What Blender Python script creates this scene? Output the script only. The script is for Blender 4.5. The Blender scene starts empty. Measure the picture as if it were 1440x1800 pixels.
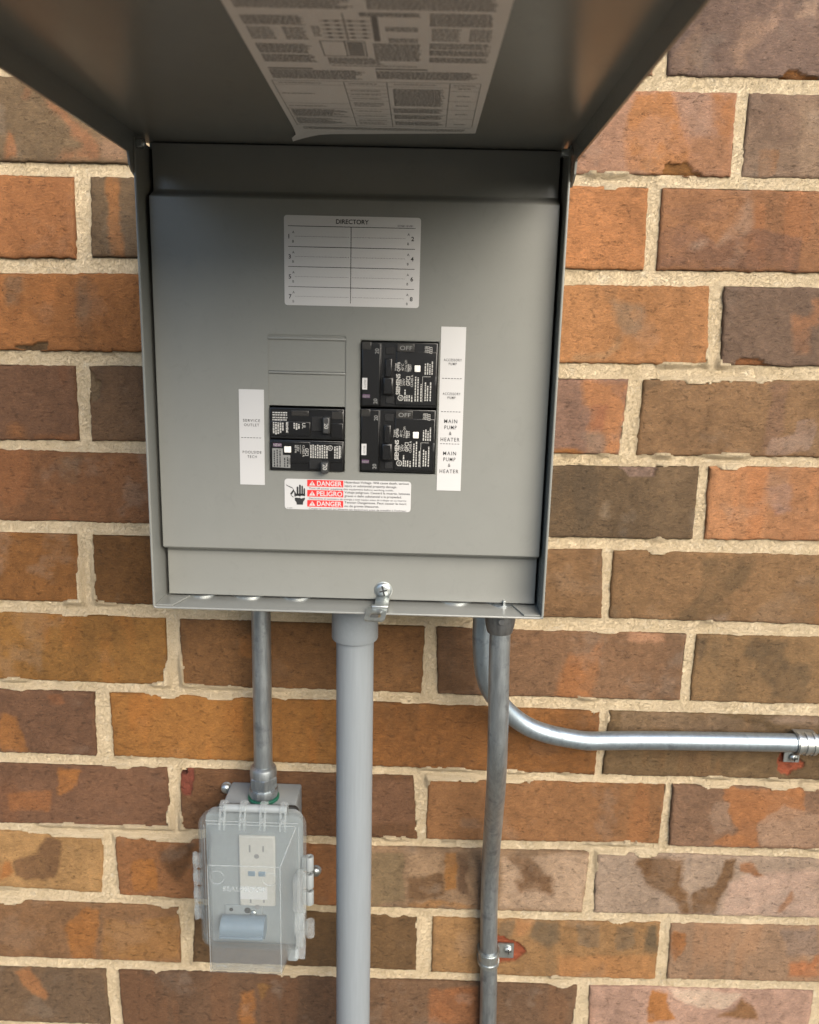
import bpy, bmesh, math, random
import numpy as np
from mathutils import Vector, Matrix
random.seed(7)
C = bpy.context.scene.collection
SC = bpy.context.scene
MM = .001
rad = math.radians

# ------------------------------------------------------------------ camera, sky, sun, exposure
cam = bpy.data.cameras.new('camera'); co = bpy.data.objects.new('camera', cam); C.objects.link(co)
cam.sensor_fit = 'HORIZONTAL'; cam.sensor_width = 36; cam.lens = 35.0
cam.clip_start = .01; cam.clip_end = 500
RR = [[0.9995469750, 0.0182107066, 0.0239627830], [0.0271856081, -0.2046426781, -0.9784591545], [-0.0129146247, 0.9786673308, -0.2050450390]]
m = Matrix([[RR[0][i], -RR[1][i], -RR[2][i]] for i in range(3)]).to_4x4()
m.translation = Vector((.30946, -.74081, -.22488)); co.matrix_world = m
cam.dof.use_dof = True; cam.dof.focus_distance = .66; cam.dof.aperture_fstop = 11
SC.camera = co

SUN_EL, SUN_AZ = 29.0, 30.0          # azimuth measured from straight out of the wall towards the right
world = bpy.data.worlds.new('World'); SC.world = world; world.use_nodes = True
wn = world.node_tree; wn.nodes.clear()
sky = wn.nodes.new('ShaderNodeTexSky'); sky.sky_type = 'NISHITA'; sky.sun_disc = False
sky.sun_elevation = rad(SUN_EL); sky.sun_rotation = rad(180 - SUN_AZ)
sky.air_density = 1.0; sky.dust_density = 1.2; sky.ozone_density = 1.0
bg = wn.nodes.new('ShaderNodeBackground'); bg.inputs[1].default_value = .10
wo = wn.nodes.new('ShaderNodeOutputWorld')
wn.links.new(sky.outputs[0], bg.inputs[0]); wn.links.new(bg.outputs[0], wo.inputs[0])
sl = bpy.data.lights.new('sun', 'SUN'); sl.energy = 2.0; sl.angle = rad(50); sl.color = (1, .905, .77)
so = bpy.data.objects.new('sun', sl); C.objects.link(so)
sd = Vector((math.sin(rad(SUN_AZ)) * math.cos(rad(SUN_EL)), -math.cos(rad(SUN_AZ)) * math.cos(rad(SUN_EL)), math.sin(rad(SUN_EL))))
so.rotation_euler = sd.to_track_quat('Z', 'Y').to_euler(); so.location = sd * 5
SC.view_settings.view_transform = 'Standard'; SC.view_settings.look = 'None'
SC.view_settings.gamma = 1; SC.view_settings.use_curve_mapping = False
SC.view_settings.exposure = 1.78

# ------------------------------------------------------------------ materials
class NT:
    def __init__(s, name):
        s.m = bpy.data.materials.new(name); s.m.use_nodes = True
        s.t = s.m.node_tree; s.t.nodes.clear()
        s.out = s.t.nodes.new('ShaderNodeOutputMaterial')
        s.b = s.n('ShaderNodeBsdfPrincipled'); s.l(s.b.outputs[0], s.out.inputs[0])
    def n(s, k, **kw):
        nd = s.t.nodes.new(k)
        for a, v in kw.items(): setattr(nd, a, v)
        return nd
    def l(s, a, b): s.t.links.new(a, b)
    def pos(s, sc=(1, 1, 1), obj=False):
        if obj: o = s.n('ShaderNodeTexCoord').outputs['Object']
        else: o = s.n('ShaderNodeNewGeometry').outputs['Position']
        mp = s.n('ShaderNodeMapping'); mp.inputs['Scale'].default_value = sc; s.l(o, mp.inputs[0]); return mp.outputs[0]
    def noise(s, scale, detail=4, rough=.55, vec=None, dist=0):
        nd = s.n('ShaderNodeTexNoise'); nd.inputs['Scale'].default_value = scale; nd.inputs['Detail'].default_value = detail
        nd.inputs['Roughness'].default_value = rough; nd.inputs['Distortion'].default_value = dist
        if vec is not None: s.l(vec, nd.inputs['Vector'])
        return nd.outputs['Fac']
    def ramp(s, fac, *stops):
        r = s.n('ShaderNodeValToRGB'); e = r.color_ramp.elements
        while len(e) < len(stops): e.new(.5)
        for i, (p, c) in enumerate(stops):
            e[i].position = p; e[i].color = (c, c, c, 1) if isinstance(c, (int, float)) else (*c, 1)
        s.l(fac, r.inputs[0]); return r.outputs[0]
    def mix(s, a, b, fac, mode='MIX'):
        x = s.n('ShaderNodeMix'); x.data_type = 'RGBA'; x.blend_type = mode
        for v, i in ((fac, 0), (a, 6), (b, 7)):
            if isinstance(v, (int, float)): x.inputs[i].default_value = v
            elif isinstance(v, tuple): x.inputs[i].default_value = (*v, 1)
            else: s.l(v, x.inputs[i])
        return x.outputs[2]
    def math(s, op, a, b=None):
        x = s.n('ShaderNodeMath', operation=op)
        for v, i in ((a, 0), (b, 1)):
            if v is None: continue
            if isinstance(v, (int, float)): x.inputs[i].default_value = v
            else: s.l(v, x.inputs[i])
        return x.outputs[0]
    def bump(s, h, strength, dist, prev=None):
        x = s.n('ShaderNodeBump'); x.inputs['Strength'].default_value = strength; x.inputs['Distance'].default_value = dist
        s.l(h, x.inputs['Height'])
        if prev is not None: s.l(prev, x.inputs['Normal'])
        return x.outputs[0]
    def set(s, **kw):
        for k, v in kw.items():
            i = s.b.inputs[k.replace('_', ' ')]
            if isinstance(v, (int, float)): i.default_value = v
            elif isinstance(v, tuple): i.default_value = (*v, 1) if len(v) == 3 else v
            else: s.l(v, i)
        return s

def plain(name, col, rough=.5, metal=0., var=.12, scale=120, bump=0., bscale=900, **kw):
    t = NT(name)
    n = t.noise(scale, 3)
    c = t.mix(col, tuple(min(1, v * (1 - var * 2)) for v in col), n)
    t.set(Base_Color=c, Roughness=rough, Metallic=metal)
    if bump: t.set(Normal=t.bump(t.noise(bscale, 2), bump, .0004))
    for k, v in kw.items(): t.set(**{k: v})
    return t.m

def brick_material():
    t = NT('fired brick'); p = t.pos()
    at = t.n('ShaderNodeAttribute', attribute_name='Col'); col = at.outputs['Color']
    n1 = t.noise(330, 6, .75); n2 = t.noise(60, 5, .6); n3 = t.noise(800, 3, .6)
    v = t.mix(col, t.mix(col, (.42, .40, .38), 1.0, 'MULTIPLY'), t.ramp(n1, (.42, 0), (.66, .62)))
    v = t.mix(v, t.mix(col, (1.45, 1.35, 1.2), 1.0, 'MULTIPLY'), t.ramp(n2, (.45, 0), (.75, .6)))
    v = t.mix(v, (.025, .019, .013), t.ramp(n3, (.57, 0), (.72, .9)))
    v = t.mix(v, (.62, .55, .45), t.ramp(t.noise(900, 2, .5, dist=.5), (.71, 0), (.76, .7)))
    pv = t.n('ShaderNodeTexVoronoi'); pv.inputs['Scale'].default_value = 210; t.l(p, pv.inputs['Vector'])
    pit = t.math('MULTIPLY', t.ramp(pv.outputs['Distance'], (.10, 1), (.26, 0)), t.ramp(t.noise(120, 3, .6), (.50, 0), (.58, 1)))
    v = t.mix(v, (.02, .014, .01), t.math('MULTIPLY', pit, .8))
    # hairline cracks in patches
    wv = t.n('ShaderNodeVectorMath', operation='ADD'); nz = t.n('ShaderNodeTexNoise'); nz.inputs['Scale'].default_value = 130; nz.inputs['Detail'].default_value = 5
    t.l(p, wv.inputs[0]); sc = t.n('ShaderNodeVectorMath', operation='SCALE'); sc.inputs[3].default_value = .014
    t.l(nz.outputs['Color'], sc.inputs[0]); t.l(sc.outputs[0], wv.inputs[1])
    vo = t.n('ShaderNodeTexVoronoi', feature='DISTANCE_TO_EDGE'); vo.inputs['Scale'].default_value = 55; t.l(wv.outputs[0], vo.inputs['Vector'])
    crack = t.math('MULTIPLY', t.ramp(vo.outputs['Distance'], (.0, 1), (.034, 0)), t.ramp(t.noise(34, 3, .6), (.51, 0), (.62, 1)))
    v = t.mix(v, (.03, .022, .016), t.math('MULTIPLY', crack, .8))
    h = t.math('SUBTRACT', t.math('ADD', n1, t.math('MULTIPLY', n3, .6)), t.math('ADD', crack, pit))
    b = t.bump(h, 1.0, .0016); b = t.bump(n2, .5, .004, b)
    t.set(Base_Color=v, Roughness=.9, Normal=b); t.b.inputs['Specular IOR Level'].default_value = .25
    return t.m

def mortar_material():
    t = NT('sandy mortar')
    a = t.noise(750, 3, .65); b = t.noise(35, 4, .6); g = t.noise(1200, 2, .6)
    c = t.mix((.76, .61, .40), (.62, .485, .30), t.ramp(b, (.35, 0), (.7, 1)))
    c = t.mix(c, (.74, .645, .49), t.ramp(t.noise(90, 4, .6), (.56, 0), (.70, .6)))
    c = t.mix(c, t.mix(c, (.52, .46, .38), 1.0, 'MULTIPLY'), t.ramp(a, (.52, 0), (.72, .75)))
    c = t.mix(c, (.80, .74, .62), t.ramp(g, (.60, 0), (.72, .6)))
    n = t.bump(a, 1.0, .003); n = t.bump(t.noise(350, 4, .6), .5, .002, n)
    t.set(Base_Color=c, Roughness=.95, Normal=n); t.b.inputs['Specular IOR Level'].default_value = .1
    return t.m

def paint_material(name, col, rough):
    t = NT(name)
    n = t.noise(14, 4)
    c = t.mix(col, tuple(v * .9 for v in col), n)
    c = t.mix(c, (.42, .41, .38), t.ramp(t.noise(620, 2, .5), (.735, 0), (.775, .55)))      # dust specks
    c = t.mix(c, tuple(v * .82 for v in col), t.ramp(t.noise(24, 5, .7, dist=1.2), (.56, 0), (.74, .5)))   # faint smudges
    r = t.math('ADD', t.math('MULTIPLY', t.noise(28, 5, .7), .16), rough - .08)
    b = t.bump(t.noise(520, 2, .5), .10, .0006)
    t.set(Base_Color=c, Roughness=r, Normal=b); t.b.inputs['Specular IOR Level'].default_value = .4
    return t.m

def galvanized(name, col, rough, dark, seed):
    t = NT(name); p = t.pos((1, 1, .16)); t2 = t.pos((1, 1, 1))
    n = t.noise(260 + seed, 5, .65, p); s = t.noise(60 + seed, 4, .6, t2); sp = t.noise(700, 3, .6, t2)
    c = t.mix(col, tuple(v * dark for v in col), t.ramp(n, (.35, 0), (.75, 1)))
    c = t.mix(c, tuple(v * dark * .6 for v in col), t.ramp(s, (.55, 0), (.72, .8)))
    c = t.mix(c, (.07, .07, .07), t.ramp(sp, (.68, 0), (.76, .6)))
    r = t.math('ADD', t.math('MULTIPLY', s, .25), rough - .1)
    t.set(Base_Color=c, Metallic=.92, Roughness=r, Normal=t.bump(n, .08, .0005))
    return t.m

def clear_plastic(name, clear, col=(.80, .82, .82), rough=.22):
    t = NT(name)
    t.set(Base_Color=col, Roughness=rough, Normal=t.bump(t.noise(260, 2), .06, .0006)); t.b.inputs['IOR'].default_value = 1.55
    tr = t.n('ShaderNodeBsdfTransparent'); tr.inputs[0].default_value = (.97, .985, .985, 1)
    mx = t.n('ShaderNodeMixShader')
    lw = t.n('ShaderNodeLayerWeight'); lw.inputs[0].default_value = .35
    f = t.math('ADD', t.math('MULTIPLY', lw.outputs['Facing'], .24), t.math('MULTIPLY', t.noise(30, 3), .10))
    f2 = t.n('ShaderNodeMath', operation='ADD', use_clamp=True); t.l(f, f2.inputs[0]); f2.inputs[1].default_value = 1 - clear
    t.l(f2.outputs[0], mx.inputs[0]); t.l(tr.outputs[0], mx.inputs[1]); t.l(t.b.outputs[0], mx.inputs[2]); t.l(mx.outputs[0], t.out.inputs[0])
    return t.m

M = dict(
    brick=brick_material(), mortar=mortar_material(), siding=plain('tan brick of the added sky blocker', (.26, .17, .11), .9, var=.2, scale=6), shingles=plain('grey roof shingles', (.09, .085, .08), .9, var=.2, scale=8),
    paint=paint_material('grey enamel', (.205, .208, .19), .17),
    boxgrey=paint_material('grey cast box paint', (.215, .235, .24), .42),
    pvc=plain('grey rigid plastic', (.200, .222, .235), .42, var=.10, scale=16, bump=.06, bscale=300),
    emt_dull=galvanized('weathered galvanized steel', (.39, .425, .44), .40, .62, 0),
    emt_bright=galvanized('bright galvanized steel', (.36, .425, .47), .42, .78, 9),
    diecast=galvanized('dark die cast zinc', (.22, .225, .225), .5, .6, 5),
    zinc=galvanized('zinc plated steel', (.50, .53, .52), .34, .66, 3),
    black=plain('black moulded plastic', (.007, .007, .007), .30, var=.1, scale=300, bump=.08),
    blacktoggle=plain('charcoal moulded plastic', (.035, .035, .034), .42, var=.1, scale=300, bump=.08),
    smoke=plain('brownish grey window plastic', (.03, .028, .025), .3),
    white=plain('white sticker paper', (.48, .475, .465), .55, var=.03),
    nylon=plain('ivory nylon', (.40, .385, .35), .4, var=.05),
    offwhite=plain('cream white plastic', (.78, .75, .69), .35, var=.03),
    paper=plain('matt white label paper', (.50, .49, .475), .6, var=.03),
    sheetpaper=plain('coated label paper', (.66, .65, .63), .5, var=.03),
    ink=plain('black ink', (.02, .02, .02), .5),
    greyink=plain('grey printed text', (.20, .195, .19), .6),
    lightprint=plain('pale grey printed text', (.44, .43, .40), .5),
    dimprint=plain('dim grey printed text', (.22, .22, .21), .5),
    red=plain('red ink', (.62, .022, .02), .5, var=.04),
    purple=plain('purple ink', (.10, .05, .10), .5),
    green=plain('green rubber', (.01, .10, .06), .5),
    rubber=plain('black rubber gasket', (.015, .015, .015), .6),
    dark=plain('painted cavity shade', (.006, .006, .006), .8),  # near-black colour stands in for shade inside slots and holes
    bluegrey=plain('blue grey plastic', (.14, .19, .235), .4, var=.06),
    lid=clear_plastic('frosted clear polycarbonate', .945, (.25, .26, .26)),
    clear=clear_plastic('clear polycarbonate', .88, (.46, .48, .48), rough=.07),
)
def ground_material():
    t = NT('dry soil and short grass')
    a = t.noise(1.5, 6, .65); b = t.noise(40, 5, .65)
    c = t.mix((.19, .168, .135), (.15, .135, .10), t.ramp(a, (.42, 0), (.6, 1)))
    c = t.mix(c, t.mix(c, (.5, .5, .5), 1.0, 'MULTIPLY'), b)
    t.set(Base_Color=c, Roughness=.95, Normal=t.bump(b, .8, .02)); return t.m
M['ground'] = ground_material()

# ------------------------------------------------------------------ building helpers (all lengths in millimetres)
ORG = {}
def thing(name, label, cat, org, group=None):
    o = bpy.data.objects.new(name, None); C.objects.link(o); o.empty_display_size = .05
    o.location = Vector(org) * MM; o['label'] = label; o['category'] = cat
    if group: o['group'] = group
    ORG[o] = Vector(org); return o
def link(name, me, mat, parent, org=None, angle=35):
    o = bpy.data.objects.new(name, me); C.objects.link(o)
    if mat: me.materials.append(mat)
    base = ORG[parent] if parent else Vector((0, 0, 0))
    og = Vector(org) if org is not None else base
    o.location = (og - base) * MM
    if parent: o.parent = parent
    ORG[o] = og
    if angle:
        me.polygons.foreach_set('use_smooth', [True] * len(me.polygons)); me.set_sharp_from_angle(angle=rad(angle))
    return o
def obj(name, bm, mat, parent=None, org=None, angle=20, recalc=True):
    if recalc: bmesh.ops.recalc_face_normals(bm, faces=bm.faces)
    base = ORG[parent] if parent else Vector((0, 0, 0))
    og = Vector(org) if org is not None else base
    for v in bm.verts: v.co = (v.co - og) * MM
    me = bpy.data.meshes.new(name); bm.to_mesh(me); bm.free()
    return link(name, me, mat, parent, og, angle)
def B(): return bmesh.new()
def box(bm, x0, x1, y0, y1, z0, z1, bev=0, seg=2):
    r = bmesh.ops.create_cube(bm, size=1)['verts']
    for v in r:
        v.co = Vector(((x0 + x1) / 2 + v.co.x * (x1 - x0), (y0 + y1) / 2 + v.co.y * (y1 - y0), (z0 + z1) / 2 + v.co.z * (z1 - z0)))
    if bev:
        es = list({e for v in r for e in v.link_edges})
        bmesh.ops.bevel(bm, geom=es, offset=bev, segments=seg, affect='EDGES', profile=.5)
    return bm
def tube(bm, pts, r, n=28, caps=True):
    pts = [Vector(p) for p in pts]; rs = r if isinstance(r, (list, tuple)) else [r] * len(pts)
    t = (pts[1] - pts[0]).normalized(); ref = Vector((0, 1, 0)) if abs(t.y) < .8 else Vector((1, 0, 0))
    u = t.cross(ref).normalized(); rings = []
    for i, p in enumerate(pts):
        a = pts[max(0, i - 1)]; b = pts[min(len(pts) - 1, i + 1)]; t2 = (b - a).normalized()
        u = (u - t2 * u.dot(t2)).normalized(); w = t2.cross(u)
        rings.append([bm.verts.new(p + (u * math.cos(2 * math.pi * k / n) + w * math.sin(2 * math.pi * k / n)) * rs[i]) for k in range(n)])
    for a, b in zip(rings, rings[1:]):
        for k in range(n): bm.faces.new((a[k], a[(k + 1) % n], b[(k + 1) % n], b[k]))
    if caps:
        bm.faces.new(rings[0][::-1]); bm.faces.new(rings[-1])
    return bm
def lathe(bm, o, d, prof, n=28):
    o = Vector(o); d = Vector(d).normalized()
    u = d.orthogonal().normalized(); w = d.cross(u); rings = []
    for r, h in prof:
        rings.append([bm.verts.new(o + d * h + (u * math.cos(2 * math.pi * k / n) + w * math.sin(2 * math.pi * k / n)) * max(r, .02)) for k in range(n)])
    for a, b in zip(rings, rings[1:]):
        for k in range(n): bm.faces.new((a[k], a[(k + 1) % n], b[(k + 1) % n], b[k]))
    bm.faces.new(rings[0][::-1]); bm.faces.new(rings[-1]); return bm
def loft(bm, loops, cap0=False, cap1=True):
    R = [[bm.verts.new(p) for p in l] for l in loops]; n = len(R[0])
    for a, b in zip(R, R[1:]):
        for k in range(n): bm.faces.new((a[k], a[(k + 1) % n], b[(k + 1) % n], b[k]))
    if cap0: bm.faces.new(R[0][::-1])
    if cap1: bm.faces.new(R[-1])
    return bm
def rrect(x0, x1, z0, z1, r, n=5):
    out = []
    for cx, cz, a0 in ((x1 - r, z1 - r, 0), (x0 + r, z1 - r, 90), (x0 + r, z0 + r, 180), (x1 - r, z0 + r, 270)):
        for k in range(n + 1):
            a = rad(a0 + 90 * k / n); out.append((cx + r * math.cos(a), cz + r * math.sin(a)))
    return out
def slab(bm, outline, y0, y1):          # outline in x,z ; from front y0 to back y1
    return loft(bm, [[(x, y0, z) for x, z in outline], [(x, y1, z) for x, z in outline]], True, True)
def ribbon(bm, prof, th, fn, a0, a1):   # a bent strip: 2-D profile with thickness, swept straight from a0 to a1
    P = [Vector(p) for p in prof]; off = []
    for i, p in enumerate(P):
        t = (P[min(i + 1, len(P) - 1)] - P[max(0, i - 1)]).normalized(); off.append(p + Vector((-t.y, t.x)) * th)
    ring = P + off[::-1]
    A = [bm.verts.new(fn(p.x, p.y, a0)) for p in ring]; Bv = [bm.verts.new(fn(p.x, p.y, a1)) for p in ring]
    n = len(P); N = len(ring)
    for k in range(N): bm.faces.new((A[k], A[(k + 1) % N], Bv[(k + 1) % N], Bv[k]))
    for V in (A, Bv):
        for k in range(n - 1): bm.faces.new((V[k], V[k + 1], V[N - 2 - k], V[N - 1 - k]))
    return bm
TC = {}
def glyphs(s, bold, space):
    k = (s, bold, space)
    if k not in TC:
        cu = bpy.data.curves.new('t', 'FONT'); cu.body = s; cu.size = 1; cu.resolution_u = 3; cu.offset = bold; cu.space_character = space; cu.fill_mode = 'FRONT'
        o = bpy.data.objects.new('t', cu); C.objects.link(o); bpy.context.view_layer.update()
        me = bpy.data.meshes.new_from_object(o.evaluated_get(bpy.context.evaluated_depsgraph_get()))
        v = np.array([w.co[:2] for w in me.vertices]).reshape(-1, 2); f = [tuple(p.vertices) for p in me.polygons]
        bpy.data.objects.remove(o); bpy.data.curves.remove(cu); bpy.data.meshes.remove(me)
        TC[k] = (v, f)
    return TC[k]
CAP = float(glyphs('H', 0, 1)[0][:, 1].max())
def text(bm, s, x, z, h, y, align='L', rot=0, bold=0., space=1., width=None, fn=None):
    v, f = glyphs(s, bold, space)
    if not len(v): return
    w = v * (h / CAP); x0, x1 = w[:, 0].min(), w[:, 0].max()
    if width: w[:, 0] = (w[:, 0] - x0) * width / (x1 - x0); x0, x1 = 0, width
    w = w - np.array([{'L': x0, 'C': (x0 + x1) / 2, 'R': x1}[align], 0])
    if align == 'C' and rot: w[:, 1] -= h / 2
    c, sn = math.cos(rad(rot)), math.sin(rad(rot))
    V = [bm.verts.new(fn(x + a * c - b * sn, z + a * sn + b * c) if fn else (x + a * c - b * sn, y, z + a * sn + b * c)) for a, b in w]
    for p in f:
        try: bm.faces.new([V[i] for i in p])
        except ValueError: pass
def quad(bm, x0, x1, z0, z1, y):
    bm.faces.new([bm.verts.new(p) for p in ((x0, y, z0), (x1, y, z0), (x1, y, z1), (x0, y, z1))])
def poly(bm, pts, y): bm.faces.new([bm.verts.new((x, y, z)) for x, z in pts])
def greek(bm, x0, x1, z, h, y, rng, lo=.8, vertical=False, wmax=3.2):
    """a line of print too small to read: word-long strokes"""
    a, e = (x0, x0 + (x1 - x0) * rng.uniform(lo, 1))
    while a < e:
        w = min(rng.uniform(.9, wmax), e - a)
        if w > .3:
            if vertical: quad(bm, z, z + h, a, a + w, y)
            else: quad(bm, a, a + w, z, z + h, y)
        a += w + rng.uniform(.35, .6)

# ------- measured brickwork (millimetres): mortar beds, head joints, and the look of single bricks
LINES = {
 0: [(-60.8, 5.1, -6.6), (509.6, 4.9, -7.6), (637.2, 4.1, -7.8)],
 1: [(-67.4, -75.3, -87.1), (514.8, -75.0, -85.4), (647.4, -75.3, -85.5)],
 2: [(-74.1, -156.8, -170.1), (49.4, -154.1, -167.8), (436.1, -154.8, -168.9), (657.4, -153.2, -166.1)],
 3: [(-80.8, -238.7, -251.9), (50.8, -236.4, -249.9), (431.2, -237.3, -251.9), (667.9, -235.1, -247.8)],
 4: [(-87.6, -321.9, -330.5), (47.1, -319.4, -331.3), (431.0, -321.1, -332.3), (678.6, -317.8, -327.3)],
 5: [(-94.0, -399.2, -411.5), (46.2, -398.9, -411.8), (433.2, -401.6, -412.3), (688.8, -397.4, -411.9)],
 6: [(-100.6, -480.4, -492.4), (51.0, -480.5, -494.0), (457.3, -481.0, -495.6), (699.6, -481.2, -494.0)],
 7: [(-107.5, -563.7, -574.1), (224.5, -565.0, -576.2), (462.8, -565.4, -578.2), (710.3, -564.6, -577.4)],
 8: [(-114.0, -643.7, -656.5), (224.8, -645.9, -655.7), (468.1, -647.9, -658.1), (720.8, -646.1, -655.0)],
 9: [(-120.8, -725.7, -734.7), (88.4, -724.8, -736.8), (231.0, -729.6, -738.9), (461.4, -726.5, -736.4), (730.9, -724.6, -735.7)],
 10: [(-127.0, -801.6, -817.5), (79.8, -808.2, -817.2), (231.4, -810.7, -820.3), (466.6, -809.6, -820.2), (741.3, -805.5, -816.4)],
 11: [(-134.0, -887.5, -901.2), (83.5, -887.1, -898.2), (231.8, -887.2, -900.1), (471.5, -889.0, -899.0), (751.5, -884.5, -895.8)],
}
JOINTS = {
 0: [[493.1, 505.4, 497.1, 509.5]],
 1: [[570.0, 580.0, 571.8, 581.6]],
 2: [[-3.8, 11.8, -5.6, 8.3], [500.9, 513.2, 502.7, 514.3]],
 3: [[562.3, 576.3, 567.8, 578.9]],
 4: [[-12.6, 0.4, -13.7, -1.1], [497.7, 510.8, 494.0, 510.6]],
 5: [[569.8, 578.8, 569.6, 581.5]],
 6: [[-21.7, -5.5, -19.8, -7.5], [485.4, 496.2, 489.4, 496.5]],
 7: [[61.5, 75.5, 61.1, 76.1], [317.5, 329.2, 315.8, 331.9], [573.3, 582.8, 573.3, 583.4]],
 8: [[-13.5, 2.1, -15.1, 3.2], [495.3, 504.8, 494.5, 502.5]],
 9: [[56.8, 71.5, 58.6, 69.0], [310.2, 325.2, 316.3, 325.2], [567.9, 574.8, 566.6, 576.9]],
 10: [[-13.0, -0.4, -19.3, 0.2], [496.0, 503.3, 492.4, 505.0]],
 11: [[64.0, 80.5, 62.8, 75.7], [318.1, 335.0, 318.6, 335.2], [576.6, 587.9, 576.8, 589.3]],
 12: [[-19.6, -5.5, -18.4, -3.8], [493.6, 507.3, 493.3, 510.1]],
}
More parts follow.
